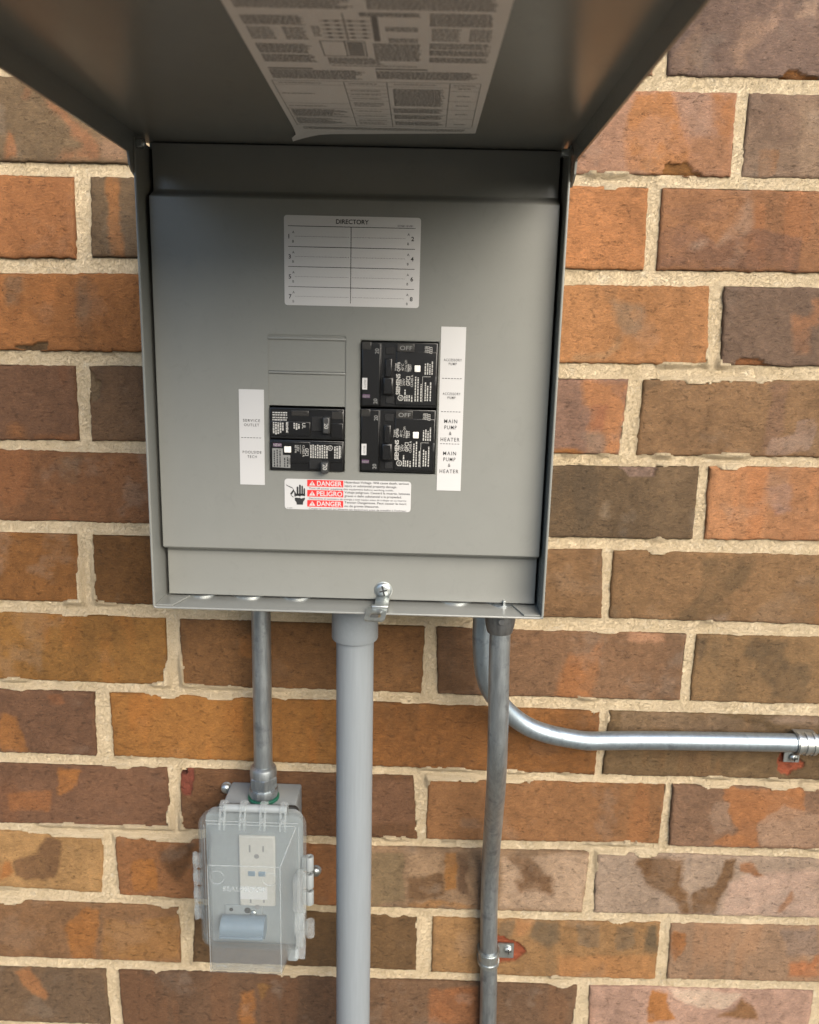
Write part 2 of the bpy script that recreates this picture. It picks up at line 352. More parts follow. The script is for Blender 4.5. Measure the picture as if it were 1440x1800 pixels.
# row, x inside the brick, base colour, flashed patches [(colour, outline)], chipped spots and painted hole shade [(colour, outline)]
LOOKS = [
 [0,566.9,[0.2207,0.1437,0.1068],[[[0.4635,0.2915,0.1926],[[585.3,48.7],[594.4,56.7],[597.2,63.3],[600.1,63.3],[596.7,43.6],[586.6,36.8],[582.6,27.5],[573.6,23.3],[573.3,12.6],[567.6,11.1],[560.5,23.1],[566.2,31.2],[565.9,40.4],[573.9,47.2]]],[[0.4054,0.2655,0.181],[[616.6,63.6],[629.5,63.8],[631.3,49.5],[625.3,51.3],[612.5,50.5],[610.6,53.7],[617.6,55.8]]],[[0.2931,0.186,0.1239],[[512.6,20.9],[534.9,46.5],[537.1,9.2],[511.6,7.4]]]],[[[0.2451,0.1003,0.0268],[[603.7,3.0],[610.0,11.2],[620.4,9.4],[636.8,7.0],[637.7,0.3],[608.5,-0.2]]]]],
 [1,-14.8,[0.2167,0.1443,0.0791],[[[0.3576,0.1643,0.0785],[[-25.8,-24.1],[-17.2,-26.9],[-6.6,-33.8],[3.8,-42.7],[14.5,-49.7],[21.7,-58.8],[20.1,-67.0],[6.9,-65.2],[6.4,-54.9],[-1.4,-55.1],[-3.1,-47.0],[-11.4,-39.0],[-19.8,-33.0]]],[[0.4033,0.1726,0.0693],[[-58.8,-52.1],[-54.7,-56.2],[-52.6,-72.6],[-62.8,-73.9],[-61.7,-60.4]]],[[0.404,0.173,0.0781],[[-42.6,-13.3],[-35.2,-17.2],[-39.1,-26.3],[-43.4,-24.4]]],[[0.3472,0.158,0.0744],[[-13.1,-65.6],[7.0,-63.2],[22.5,-64.9],[19.9,-71.2],[-19.2,-73.0]]],[[0.3509,0.2079,0.122],[[23.2,-52.6],[46.0,-60.3],[45.3,-74.8],[22.2,-69.0]]]],[]],
 [1,502.0,[0.4296,0.2387,0.1494],[[[0.4703,0.2076,0.0769],[[485.1,-9.3],[513.8,-8.8],[517.6,-18.3],[524.8,-31.9],[532.9,-54.0],[534.7,-73.7],[483.6,-73.3],[477.5,-53.7],[478.0,-31.4]]],[[0.4002,0.2475,0.1713],[[515.3,-8.8],[546.2,-8.2],[549.2,-23.2],[548.1,-42.5],[533.4,-44.2],[524.8,-31.9]]],[[0.4278,0.1846,0.0718],[[549.1,-8.1],[568.1,-7.1],[569.5,-33.8],[564.2,-53.4],[551.5,-31.4]]],[[0.355,0.1721,0.0831],[[532.1,-45.6],[567.6,-43.5],[570.7,-72.9],[536.2,-73.6]]],[[0.0648,0.0449,0.0243],[[495.3,-68.8],[497.7,-61.7],[499.7,-64.5],[497.4,-68.1]]]],[[[0.2484,0.1119,0.0313],[[510.9,-75.6],[514.6,-66.3],[532.4,-65.2],[546.9,-74.8]]]]],
 [1,623.6,[0.3123,0.2052,0.135],[[[0.3823,0.2564,0.1655],[[625.4,-19.0],[639.9,-17.3],[647.1,-72.8],[630.5,-71.7]]],[[0.262,0.167,0.1131],[[580.1,-8.9],[608.1,-9.8],[624.3,-21.7],[622.6,-43.9],[593.9,-52.8],[584.1,-44.6]]],[[0.372,0.1901,0.0916],[[592.6,-54.2],[611.7,-52.4],[611.2,-73.5],[594.8,-73.8]]]],[]],
 [2,-40.6,[0.392,0.166,0.0624],[],[]],
 [2,30.7,[0.1877,0.1219,0.0667],[[[0.1692,0.1112,0.0609],[[12.3,-86.9],[25.7,-86.6],[24.9,-154.8],[8.3,-155.2]]],[[0.3913,0.1657,0.0537],[[25.7,-86.6],[36.9,-86.4],[37.3,-123.3],[38.0,-154.5],[24.9,-154.8]]]],[]],
 [2,473.9,[0.4959,0.2189,0.0881],[],[]],
 [2,583.5,[0.3456,0.1663,0.0781],[[[0.2253,0.1199,0.077],[[512.7,-123.1],[535.1,-115.0],[568.5,-131.0],[592.5,-116.8],[637.7,-123.4],[641.1,-151.0],[516.1,-152.2]]],[[0.3911,0.2447,0.1595],[[589.6,-91.3],[596.4,-116.7],[574.9,-130.9],[564.1,-134.2],[579.2,-111.0],[584.2,-98.9]]],[[0.4497,0.2974,0.2058],[[539.2,-133.2],[555.4,-127.5],[556.6,-131.3],[546.8,-136.9]]],[[0.2664,0.1361,0.0751],[[515.1,-104.9],[564.5,-91.8],[574.3,-109.6],[535.1,-115.0]]]],[]],
 [3,-15.3,[0.3997,0.1674,0.0559],[[[0.2337,0.1408,0.077],[[-68.5,-172.7],[-52.3,-171.3],[-54.5,-185.6],[-60.5,-188.0],[-60.0,-196.9],[-70.6,-199.3],[-70.4,-182.7]]],[[0.2453,0.147,0.0803],[[-4.2,-172.4],[7.4,-171.0],[5.6,-200.9],[0.7,-206.6],[-6.4,-209.0]]],[[0.4757,0.1913,0.0615],[[-37.9,-178.6],[-25.1,-176.1],[-26.7,-200.6],[-38.9,-193.0]]]],[[[0.1645,0.0998,0.0477],[[-67.7,-236.5],[-62.7,-231.8],[-53.4,-232.7],[-45.1,-230.2],[-35.8,-231.2],[-37.3,-236.9],[-57.3,-237.9]]]]],
 [3,490.4,[0.4534,0.2168,0.0896],[[[0.3235,0.2161,0.131],[[474.7,-179.7],[492.9,-184.0],[505.9,-183.7],[506.5,-201.2],[501.8,-212.5],[490.3,-212.8],[481.2,-200.2]]],[[0.404,0.2413,0.1239],[[445.4,-228.4],[476.6,-226.0],[485.3,-211.3],[487.8,-222.5],[473.9,-234.2],[445.9,-234.8]]]],[]],
 [3,617.8,[0.223,0.1438,0.0967],[[[0.3976,0.1873,0.0903],[[637.7,-188.6],[652.6,-191.4],[653.9,-175.6],[660.1,-173.9],[663.1,-197.5],[655.0,-197.7],[657.4,-223.2],[645.2,-223.5]]]],[[[0.2672,0.1108,0.0439],[[589.5,-237.8],[595.1,-228.8],[611.5,-229.2],[623.8,-236.2]]]]],
 [4,-52.6,[0.1777,0.0912,0.0492],[[[0.3754,0.1536,0.047],[[-76.8,-306.4],[-68.2,-303.8],[-61.1,-320.2],[-79.2,-321.9]]],[[0.2781,0.1157,0.0432],[[-57.2,-315.4],[-33.2,-313.5],[-14.1,-314.8],[-15.6,-319.0],[-56.2,-318.9]]]],[]],
 [4,27.4,[0.1816,0.1046,0.0553],[],[[[0.2029,0.137,0.0751],[[0.4,-250.8],[6.8,-261.0],[10.7,-265.5],[8.1,-280.7],[0.8,-284.4],[-1.7,-265.8]]]]],
 [4,465.6,[0.2778,0.1633,0.1141],[[[0.4628,0.2042,0.0814],[[454.7,-254.0],[496.2,-253.9],[494.6,-302.8],[494.2,-321.2],[463.0,-322.1],[465.9,-285.3],[458.1,-276.4]]],[[0.3469,0.1452,0.0763],[[463.5,-276.3],[477.8,-274.1],[479.7,-299.5],[467.0,-299.8]]],[[0.3912,0.1581,0.0409],[[433.3,-316.4],[451.5,-315.0],[463.0,-322.1],[433.8,-324.7]]],[[0.2602,0.162,0.1088],[[461.6,-300.9],[479.9,-301.3],[480.5,-321.6],[464.9,-322.0]]]],[]],
 [4,601.3,[0.3181,0.1842,0.0909],[[[0.2053,0.1325,0.0726],[[511.1,-249.9],[526.5,-251.3],[513.1,-262.4],[509.0,-278.7]]],[[0.2676,0.1528,0.0969],[[626.1,-250.6],[641.5,-252.0],[642.8,-293.5],[625.7,-317.8],[628.1,-275.7]]],[[0.3991,0.268,0.1997],[[654.4,-284.1],[672.1,-281.8],[670.7,-312.9],[629.3,-317.7],[632.9,-301.0],[654.1,-296.8]]]],[]],
 [5,-20.2,[0.2465,0.1144,0.0502],[[[0.2087,0.1225,0.0667],[[-32.4,-337.4],[-11.8,-334.5],[-15.8,-361.2],[-32.8,-361.7]]]],[]],
 [5,503.4,[0.1715,0.1127,0.0617],[[[0.1903,0.1235,0.0676],[[528.1,-331.5],[570.5,-332.2],[570.5,-369.9],[558.3,-399.0],[532.2,-357.7]]],[[0.4062,0.3039,0.2052],[[481.0,-366.7],[487.4,-364.6],[489.6,-381.7],[482.0,-380.0]]]],[[[0.2612,0.1731,0.1287],[[494.9,-330.5],[529.8,-329.6],[527.1,-340.9],[504.9,-339.6]]]]],
 [5,636.5,[0.4441,0.2132,0.0986],[[[0.4221,0.2236,0.1516],[[632.7,-347.4],[654.3,-343.1],[659.3,-369.3],[643.2,-373.6]]]],[]],
 [6,-58.8,[0.285,0.124,0.0365],[],[]],
 [6,24.7,[0.1895,0.0896,0.0287],[],[]],
 [6,460.5,[0.2497,0.1405,0.0656],[],[]],
 [6,591.7,[0.2667,0.1536,0.0717],[[[0.1578,0.1016,0.0505],[[576.9,-416.9],[633.2,-416.3],[623.1,-444.1],[603.8,-458.6],[616.4,-470.2],[592.9,-482.0],[554.7,-483.2],[573.9,-463.5],[583.1,-441.3],[580.4,-423.7]]],[[0.3579,0.248,0.1672],[[594.0,-474.9],[610.7,-470.4],[613.8,-481.4],[590.9,-482.1]]],[[0.1684,0.1115,0.061],[[495.8,-463.8],[503.8,-469.6],[504.6,-479.7],[496.1,-480.9]]]],[]],
 [7,-19.2,[0.3009,0.1462,0.0388],[],[]],
 [7,196.1,[0.2253,0.1105,0.0418],[[[0.3974,0.1668,0.048],[[134.8,-511.4],[146.6,-506.1],[146.2,-533.4],[134.4,-531.3]]]],[]],
 [7,460.5,[0.2377,0.1302,0.0678],[[[0.4008,0.163,0.0563],[[459.8,-519.1],[478.5,-518.5],[489.9,-500.1],[489.9,-534.6],[485.1,-564.2],[458.4,-565.1],[448.9,-564.5],[453.5,-541.2]]],[[0.481,0.255,0.1422],[[516.8,-496.6],[532.5,-492.5],[551.4,-495.5],[550.4,-503.6],[516.5,-503.8]]],[[0.1407,0.0717,0.0314],[[329.1,-494.8],[366.1,-493.6],[368.9,-561.6],[331.2,-562.8]]]],[]],
 [7,644.6,[0.2571,0.1543,0.0708],[[[0.1549,0.1017,0.0527],[[630.9,-497.5],[671.5,-498.1],[670.2,-516.1],[679.8,-524.9],[696.4,-522.5],[696.4,-562.9],[665.0,-558.4],[663.7,-547.3],[645.1,-533.3],[645.3,-520.5],[631.0,-513.7]]],[[0.1466,0.0969,0.0523],[[582.8,-497.2],[592.2,-498.7],[592.2,-515.0],[585.8,-527.9]]]],[]],
 [8,-64.6,[0.1937,0.0993,0.0536],[[[0.4083,0.167,0.0411],[[-110.3,-597.6],[-93.7,-602.3],[-88.4,-628.2],[-82.3,-643.9],[-113.7,-639.6]]],[[0.2941,0.1226,0.0527],[[-60.5,-578.0],[-46.0,-576.2],[-44.4,-587.7],[-61.3,-588.3]]]],[]],
 [8,120.8,[0.3676,0.1639,0.0425],[],[]],
 [8,351.2,[0.259,0.1099,0.0324],[],[]],
 [8,608.4,[0.1779,0.1123,0.0537],[[[0.2732,0.1806,0.1065],[[515.5,-578.1],[610.4,-576.9],[656.3,-586.6],[662.3,-593.9],[517.1,-597.8]]],[[0.3767,0.261,0.176],[[657.1,-579.1],[712.0,-577.3],[713.2,-586.6],[687.2,-585.6],[668.1,-584.4]]],[[0.2498,0.1628,0.0807],[[667.1,-620.3],[672.3,-620.2],[634.8,-644.5],[629.4,-642.8]]]],[[[0.321,0.0844,0.0388],[[675.3,-623.9],[679.6,-616.1],[698.8,-624.0],[704.4,-626.7],[702.5,-632.5],[692.6,-636.7],[690.5,-641.6],[682.6,-640.9],[677.4,-634.4]]]]],
 [9,-28.9,[0.1861,0.0944,0.0508],[[[0.3802,0.1561,0.0447],[[-56.6,-661.6],[-32.0,-660.8],[-40.9,-685.3],[-58.4,-688.6]]],[[0.3031,0.1261,0.0471],[[-110.4,-690.4],[-63.0,-683.4],[-69.6,-708.1],[-109.5,-709.5]]]],[]],
 [9,189.6,[0.1848,0.0891,0.0398],[[[0.2272,0.1166,0.0629],[[267.1,-660.2],[309.9,-658.8],[314.4,-708.9],[267.8,-710.6]]]],[[[0.2256,0.0636,0.0379],[[68.8,-661.3],[73.5,-653.2],[85.6,-654.6],[85.8,-664.7],[83.0,-675.6],[79.8,-684.3],[73.6,-685.3],[71.3,-673.3]]],[[0.0411,0.0121,0.0091],[[69.1,-654.6],[75.5,-652.3],[78.3,-656.5],[76.6,-661.3],[71.7,-662.6],[68.8,-660.5]]]]],  # last, near-black chip puts the anchor hole's shade into its colour
 [9,441.8,[0.3007,0.1452,0.0597],[],[]],
 [9,674.3,[0.2731,0.156,0.0915],[[[0.4333,0.1835,0.069],[[623.2,-657.9],[707.3,-655.0],[711.1,-685.5],[664.4,-697.6],[669.1,-722.5],[620.5,-722.1],[644.7,-704.5],[631.0,-680.1]]],[[0.4217,0.2636,0.1672],[[664.2,-695.5],[689.4,-674.0],[725.8,-685.0],[730.3,-720.2],[670.9,-722.4]]],[[0.358,0.2283,0.1487],[[617.3,-672.4],[632.0,-671.9],[639.2,-704.7],[623.1,-711.6],[613.8,-693.1]]]],[]],
 [10,-69.8,[0.4227,0.2433,0.0984],[[[0.2035,0.1068,0.0489],[[-109.1,-767.8],[-83.2,-758.4],[-74.2,-738.6],[-54.5,-742.0],[-67.5,-786.1],[-80.5,-790.9],[-108.1,-787.6]]],[[0.3989,0.1632,0.0499],[[-124.7,-774.1],[-111.6,-767.9],[-110.4,-784.9],[-126.4,-794.0]]]],[]],
 [10,117.0,[0.3067,0.14,0.0573],[[[0.1523,0.0713,0.0277],[[46.3,-753.7],[73.0,-740.2],[85.4,-741.1],[69.1,-781.0],[61.3,-787.0],[49.3,-770.4]]],[[0.3823,0.1564,0.0406],[[17.0,-763.2],[39.8,-759.5],[40.6,-799.1],[15.3,-800.1]]]],[]],
 [10,386.8,[0.3125,0.1995,0.1149],[[[0.2475,0.175,0.0962],[[268.3,-743.7],[302.1,-742.4],[305.1,-800.5],[269.2,-807.6]]],[[0.4334,0.2851,0.1677],[[305.4,-742.3],[343.3,-742.8],[340.9,-770.8],[316.1,-771.7],[306.0,-766.5]]],[[0.1811,0.0961,0.0423],[[307.8,-772.1],[327.6,-769.4],[345.7,-765.0],[346.6,-791.3],[333.4,-797.5],[308.4,-798.5]]],[[0.3479,0.1619,0.0488],[[345.7,-740.8],[358.9,-740.3],[358.8,-783.3],[347.3,-787.5]]],[[0.1591,0.0908,0.0493],[[359.0,-742.2],[369.7,-743.6],[369.2,-771.6],[375.0,-794.1],[359.7,-785.2]]],[[0.4924,0.3449,0.2291],[[404.2,-742.4],[495.9,-737.2],[492.3,-804.8],[405.6,-806.2]]],[[0.2015,0.1062,0.0487],[[422.3,-740.8],[435.4,-741.2],[449.8,-763.0],[458.2,-764.6],[459.7,-788.9],[441.1,-784.0],[423.0,-786.6],[418.8,-769.8],[427.3,-773.2],[423.0,-754.7],[407.6,-744.1]]],[[0.3564,0.1878,0.0755],[[308.5,-802.3],[333.5,-799.4],[377.1,-803.5],[377.2,-806.3],[308.6,-808.0]]]],[]],
 [10,624.6,[0.3746,0.2734,0.1954],[[[0.5212,0.355,0.264],[[644.0,-768.1],[663.3,-754.5],[733.9,-747.6],[741.3,-805.6],[638.4,-805.2]]],[[0.1879,0.099,0.0428],[[554.6,-739.3],[592.1,-739.0],[593.2,-770.0],[601.9,-782.6],[608.0,-806.3],[598.5,-806.7],[587.2,-787.5],[563.3,-775.4],[544.0,-748.2],[543.7,-744.0]]],[[0.1894,0.1035,0.0484],[[605.7,-782.5],[616.0,-771.3],[627.3,-770.8],[635.5,-740.6],[646.5,-738.1],[645.5,-763.7],[636.4,-785.6],[632.7,-805.4],[608.0,-806.3]]],[[0.373,0.1662,0.071],[[697.0,-800.7],[700.6,-783.2],[710.3,-769.9],[711.9,-782.8],[704.3,-798.3]]],[[0.3197,0.1308,0.0471],[[652.5,-742.1],[663.5,-739.6],[678.5,-756.0],[653.7,-752.7]]]],[]],
 [11,-38.5,[0.2699,0.1428,0.0655],[[[0.388,0.1616,0.0444],[[-62.8,-849.4],[-34.2,-822.1],[-21.6,-824.5],[-32.8,-886.7],[-51.0,-887.4]]],[[0.3437,0.1716,0.058],[[-17.1,-836.0],[13.5,-837.7],[63.7,-827.0],[60.4,-883.0],[-22.5,-886.3]]]],[]],
 [11,145.9,[0.1562,0.09,0.0396],[],[]],
 [11,481.5,[0.3481,0.1946,0.0811],[[[0.2335,0.1507,0.0806],[[404.7,-821.6],[423.1,-820.9],[420.8,-842.2],[405.7,-842.8]]],[[0.1924,0.1316,0.0722],[[443.2,-822.0],[468.3,-821.0],[471.5,-846.0],[458.3,-850.5],[437.6,-841.5]]],[[0.4358,0.2139,0.0879],[[423.1,-820.9],[441.6,-822.1],[434.0,-837.8],[424.2,-842.1]]],[[0.2272,0.1504,0.0824],[[530.9,-822.5],[550.0,-821.8],[550.5,-850.7],[531.2,-851.5]]],[[0.1445,0.104,0.0571],[[561.5,-821.4],[574.9,-820.8],[576.7,-851.9],[562.2,-852.5]]],[[0.2591,0.1703,0.0934],[[486.8,-824.3],[513.5,-821.0],[513.6,-849.9],[490.3,-848.6]]],[[0.4453,0.2143,0.0803],[[469.9,-862.9],[574.2,-856.5],[576.9,-888.1],[471.4,-887.8]]]],[[[0.3155,0.083,0.0355],[[403.7,-838.0],[414.1,-843.4],[426.9,-845.9],[436.8,-858.1],[425.6,-869.4],[405.4,-874.1]]]]],
 [11,692.9,[0.3475,0.217,0.1303],[[[0.3686,0.1541,0.0518],[[590.8,-826.8],[604.4,-828.5],[604.4,-848.6],[594.3,-864.7],[589.0,-849.2]]],[[0.4484,0.1809,0.0769],[[715.8,-862.1],[740.5,-858.9],[746.7,-847.4],[750.7,-878.8],[717.4,-875.6]]],[[0.2871,0.2,0.1452],[[703.1,-820.3],[742.7,-816.5],[747.0,-849.6],[714.7,-853.2]]]],[]],
 [12,-81.3,[0.1886,0.116,0.0632],[[[0.4032,0.1758,0.0662],[[-119.8,-905.2],[-103.9,-901.5],[-82.7,-934.0],[-88.4,-940.3],[-110.8,-922.9]]]],[]],
 [12,113.4,[0.1577,0.0872,0.0472],[[[0.3213,0.135,0.0406],[[129.2,-922.2],[142.3,-918.7],[144.2,-961.4],[125.8,-962.2]]],[[0.2474,0.1251,0.0435],[[145.0,-909.5],[163.1,-908.8],[152.4,-933.4]]]],[]],
 [12,393.3,[0.1845,0.1054,0.0574],[[[0.296,0.1221,0.0487],[[333.3,-908.9],[387.9,-902.6],[390.0,-951.1],[332.9,-953.5]]]],[]],
 [12,639.5,[0.4906,0.3067,0.2213],[[[0.4184,0.169,0.0438],[[572.1,-899.7],[593.9,-903.4],[593.2,-917.3],[603.1,-940.1],[573.6,-941.4]]],[[0.2829,0.138,0.052],[[672.2,-904.8],[690.1,-924.8],[693.3,-936.3],[647.6,-931.3],[666.1,-921.2]]],[[0.6547,0.4863,0.3556],[[593.5,-898.8],[673.6,-900.2],[650.8,-924.2],[610.8,-916.6]]]],[]],
]

# ------------------------------------------------------------------ ground
g = B(); quadz = [g.verts.new(p) for p in ((-40000, -60000, -1720), (40000, -60000, -1720), (40000, 400, -1720), (-40000, 400, -1720))]; g.faces.new(quadz)
go = obj('ground', g, M['ground'], angle=0); go['kind'] = 'structure'; go['label'] = 'bare soil and short grass at the foot of the brick wall'

# ------------------------------------------------------------------ house shape added unseen behind the camera to block low sky light
nh = thing('added_sky_blocker', 'unseen house shape added behind the camera to hold back low sky light', 'light blocker', (0, -9000, -1720))
k = B(); box(k, -14000, 11000, -16000, -9000, -1720, 800); obj('wall', k, M['siding'], nh, angle=0)
k = B(); loft(k, [[(-14400, -8550, 802), (11400, -8550, 802), (11400, -16400, 802), (-14400, -16400, 802)], [(-14400, -8550, 920), (11400, -8550, 920), (11400, -16400, 920), (-14400, -16400, 920)], [(-11000, -12300, 2100), (8000, -12300, 2100), (8000, -12500, 2100), (-11000, -12500, 2100)]], True, True)
obj('roof', k, M['shingles'], nh, angle=0)

# ------------------------------------------------------------------ brick wall
wall = thing('brick_wall', 'weathered brown and orange brick wall with sandy cream mortar behind the panel', 'wall', (300, 0, -1720))

def hash2(i, j, s):
    h = (i.astype(np.int64) * 374761393 + j.astype(np.int64) * 668265263 + s * 1274126177) & 0x7fffffff
    h = ((h ^ (h >> 13)) * 1274126177) & 0x7fffffff
    return ((h ^ (h >> 16)) & 0xffff) / 65535.0
def vnoise(x, z, s=0):
    i, j = np.floor(x), np.floor(z); u, v = x - i, z - j; u = u * u * (3 - 2 * u); v = v * v * (3 - 2 * v)
    return ((hash2(i, j, s) * (1 - u) + hash2(i + 1, j, s) * u) * (1 - v) + (hash2(i, j + 1, s) * (1 - u) + hash2(i + 1, j + 1, s) * u) * v) * 2 - 1
def fbm(x, z, sc, s=0, o=4):
    t = 0; a = 1; n = 0
    for k in range(o): t = t + a * vnoise(x / sc, z / sc, s + k * 17); n += a; a *= .55; sc /= 2.03
    return t / n
def inside(x, z, pts):
    r = np.zeros(x.shape, bool); n = len(pts)
    for k in range(n):
        (x1, z1), (x2, z2) = pts[k], pts[(k + 1) % n]
        if z1 == z2: continue
        r ^= ((z1 > z) != (z2 > z)) & (x < (x2 - x1) * (z - z1) / (z2 - z1) + x1)
    return r
PITCH, COURSE = 254.0, 81.26
def line(k):
    if k in LINES: a = LINES[k]; return [t[0] for t in a], [t[1] for t in a], [t[2] for t in a]
    z = -COURSE * k - 1.0; return [0, 1], [z + 5.8, z + 5.8], [z - 5.8, z - 5.8]
def ztop(r, x): L = line(r - 1); return np.interp(x, L[0], L[2])
def zbot(r, x): L = line(r); return np.interp(x, L[0], L[1])
def joints(r, lo, hi):
    if r in JOINTS: js = [list(j) for j in JOINTS[r]]
    else: o = -7.0 if r % 2 == 0 else 67.0; js = [[o - 6, o + 6, o - 6, o + 6]]
    js.sort(); out = [js[0]]
    for j in js[1:]:
        if j[0] - out[-1][0] > 400: out.append([(a + b) / 2 for a, b in zip(out[-1], j)])
        out.append(j)
    while out[0][0] > lo: c = (out[0][0] + out[0][1]) / 2 - PITCH; out.insert(0, [c - 6, c + 6, c - 6, c + 6])
    while out[-1][1] < hi: c = (out[-1][0] + out[-1][1]) / 2 + PITCH; out.append([c - 6, c + 6, c - 6, c + 6])
    return out
def steps(L, s):
    e = [0, .7, 1.5, 2.6, 4.2]; n = max(2, int((L - 8.4) / s))
    return np.array(e + [4.2 + (L - 8.4) * k / n for k in range(1, n)] + [L - t for t in e[::-1]])
def brick(r, a, b, look, s, seed):
    rs = np.random.RandomState(seed); xm = (a[1] + b[0]) / 2; zm = float(ztop(r, xm) + zbot(r, xm)) / 2
    L = b[0] - a[1]; H = float(ztop(r, xm) - zbot(r, xm))
    U, V = np.meshgrid(steps(L, s) / L, steps(H, s) / H)
    xl = a[3] + (a[1] - a[3]) * V; xr = b[2] + (b[0] - b[2]) * V; X = xl + U * (xr - xl)
    zt, zb = ztop(r, X), zbot(r, X); Z = zb + V * (zt - zb)
    d = np.minimum(np.minimum(U, 1 - U) * L, np.minimum(V, 1 - V) * H)
    f = np.exp(-d / 3.5)
    Xn = X + f * (1.1 * fbm(X, Z, 16, seed) + .6 * vnoise(X / 3, Z / 3, seed + 5)); Zn = Z + f * (1.2 * fbm(X, Z, 20, seed + 9) + .6 * vnoise(X / 3, Z / 3, seed + 6))
    if s > 4: Xn, Zn = X, Z
    Y = rs.uniform(-1.0, .9) + (U - .5) * rs.uniform(-1.2, 1.2) + (V - .5) * rs.uniform(-.8, .8)
    Y = Y + .45 * fbm(X, Z, 60, seed + 2) + .30 * fbm(X, Z, 9, seed + 3) + .22 * vnoise(X / 2.6, Z / 2.6, seed + 4) + 1.9 * np.exp(-d / 1.0)
    # colour of the fired clay itself
    base, patches, chips = look
    wx = X + 4.0 * fbm(X, Z, 14, seed + 21, 5); wz = Z + 4.0 * fbm(X, Z, 14, seed + 31, 5)
    fine = fbm(X, Z, 6, seed + 91, 3)
    col = np.empty(X.shape + (3,)); col[:] = base
    tone = fbm(X * 1.0, Z * .55, 55, seed + 41, 5)
    col *= (1 + .34 * tone + .22 * fine)[..., None]
    st = np.clip((fbm(X, Z * .22, 26, seed + 51, 3) - .28) * 6, 0, 1) * .40        # fired streaks
    alt = np.array(base) * (np.array([.62, .70, .82]) if rs.rand() < .55 else np.array([1.35, 1.12, .92]))
    col = col * (1 - st[..., None]) + alt * st[..., None]
    for c, pts in patches:
        e = rs.uniform(.5, 2.2); ins = sum(inside(wx + a, wz + b_, pts).astype(float) for a, b_ in ((e, e), (-e, e), (e, -e), (-e, -e), (0, 0))) / 5
        worn = np.clip(.5 + 2.2 * fbm(X, Z, 22, seed + 81, 5) + .5, .6, 1)
        mk = (ins * worn * rs.uniform(.66, .9) if r < 9 else ins * (.5 + .5 * worn) * rs.uniform(.9, .99))[..., None]
        col = col * (1 - mk) + np.array(c) * (1 + .28 * tone + .2 * fine)[..., None] * mk
    bloom = np.clip((fbm(X, Z, 34, seed + 61, 5) - .22) * 4, 0, 1) * rs.uniform(.02, .24)   # pale mineral bloom
    col = col * (1 - bloom[..., None]) + np.array([.40, .33, .26]) * bloom[..., None]
    for c, pts in chips:
        jx = X + 2.2 * fbm(X, Z, 7, seed + 71); jz = Z + 2.2 * fbm(X, Z, 7, seed + 72); mk = inside(jx, jz, pts)
        Y = np.where(mk, Y + (8 if c[0] < .05 else 2.2) + .9 * fbm(X, Z, 7, seed + 73), Y)
        col = np.where(mk[..., None], np.array(c) * (1 + .35 * fbm(X, Z, 6, seed + 74))[..., None], col)
    ny, nx = X.shape
    P = np.stack([Xn, Y, Zn], -1).reshape(-1, 3); K = col.reshape(-1, 3)
    idx = np.arange(ny * nx).reshape(ny, nx)
    F = np.stack([idx[:-1, :-1], idx[:-1, 1:], idx[1:, 1:], idx[1:, :-1]], -1).reshape(-1, 4)
    ring = np.concatenate([idx[0, :], idx[1:, -1], idx[-1, -2::-1], idx[-2:0:-1, 0]]); n0 = len(P)
    back = P[ring].copy(); back[:, 1] = 16; P = np.concatenate([P, back]); K = np.concatenate([K, K[ring]])
    m_ = len(ring); rb = n0 + np.arange(m_); F2 = np.stack([np.roll(ring, -1), ring, rb, np.roll(rb, -1)], -1)
    F = np.concatenate([F, F2])
    org = Vector((xm, 0, zm)); P = (P - np.array(org)) * MM
    me = bpy.data.meshes.new('brick'); me.from_pydata(P.tolist(), [], F.tolist())
    ca = me.color_attributes.new('Col', 'FLOAT_COLOR', 'POINT')
    ca.data.foreach_set('color', np.concatenate([np.clip(K, 0, 1), np.ones((len(K), 1))], 1).astype(np.float32).ravel())
    return link('brick', me, M['brick'], wall, org, 60)
PAL = [t[2] for t in LOOKS]
XLO, XHI, RLO, RHI = -360, 960, -3, 15
FACES = []          # brick rectangles, for seating the mortar
rng = random.Random(3)
for r in range(RLO, RHI + 1):
    js = joints(r, XLO, XHI)
    for a, b in zip(js, js[1:]):
        look = None
        for t in LOOKS:
            if t[0] == r and a[1] < t[1] < b[0]: look = (t[2], t[3], t[4])
        seen = 0 <= r <= 12 and b[0] > -150 and a[1] < 770
        if look is None:
            c = rng.choice(PAL); look = (tuple(v * rng.uniform(.9, 1.1) for v in c), [], [])
        brick(r, a, b, look, 1.5 if seen else 9.0, r * 97 + int(a[1]) + 4001)
        FACES.append((r, a, b))

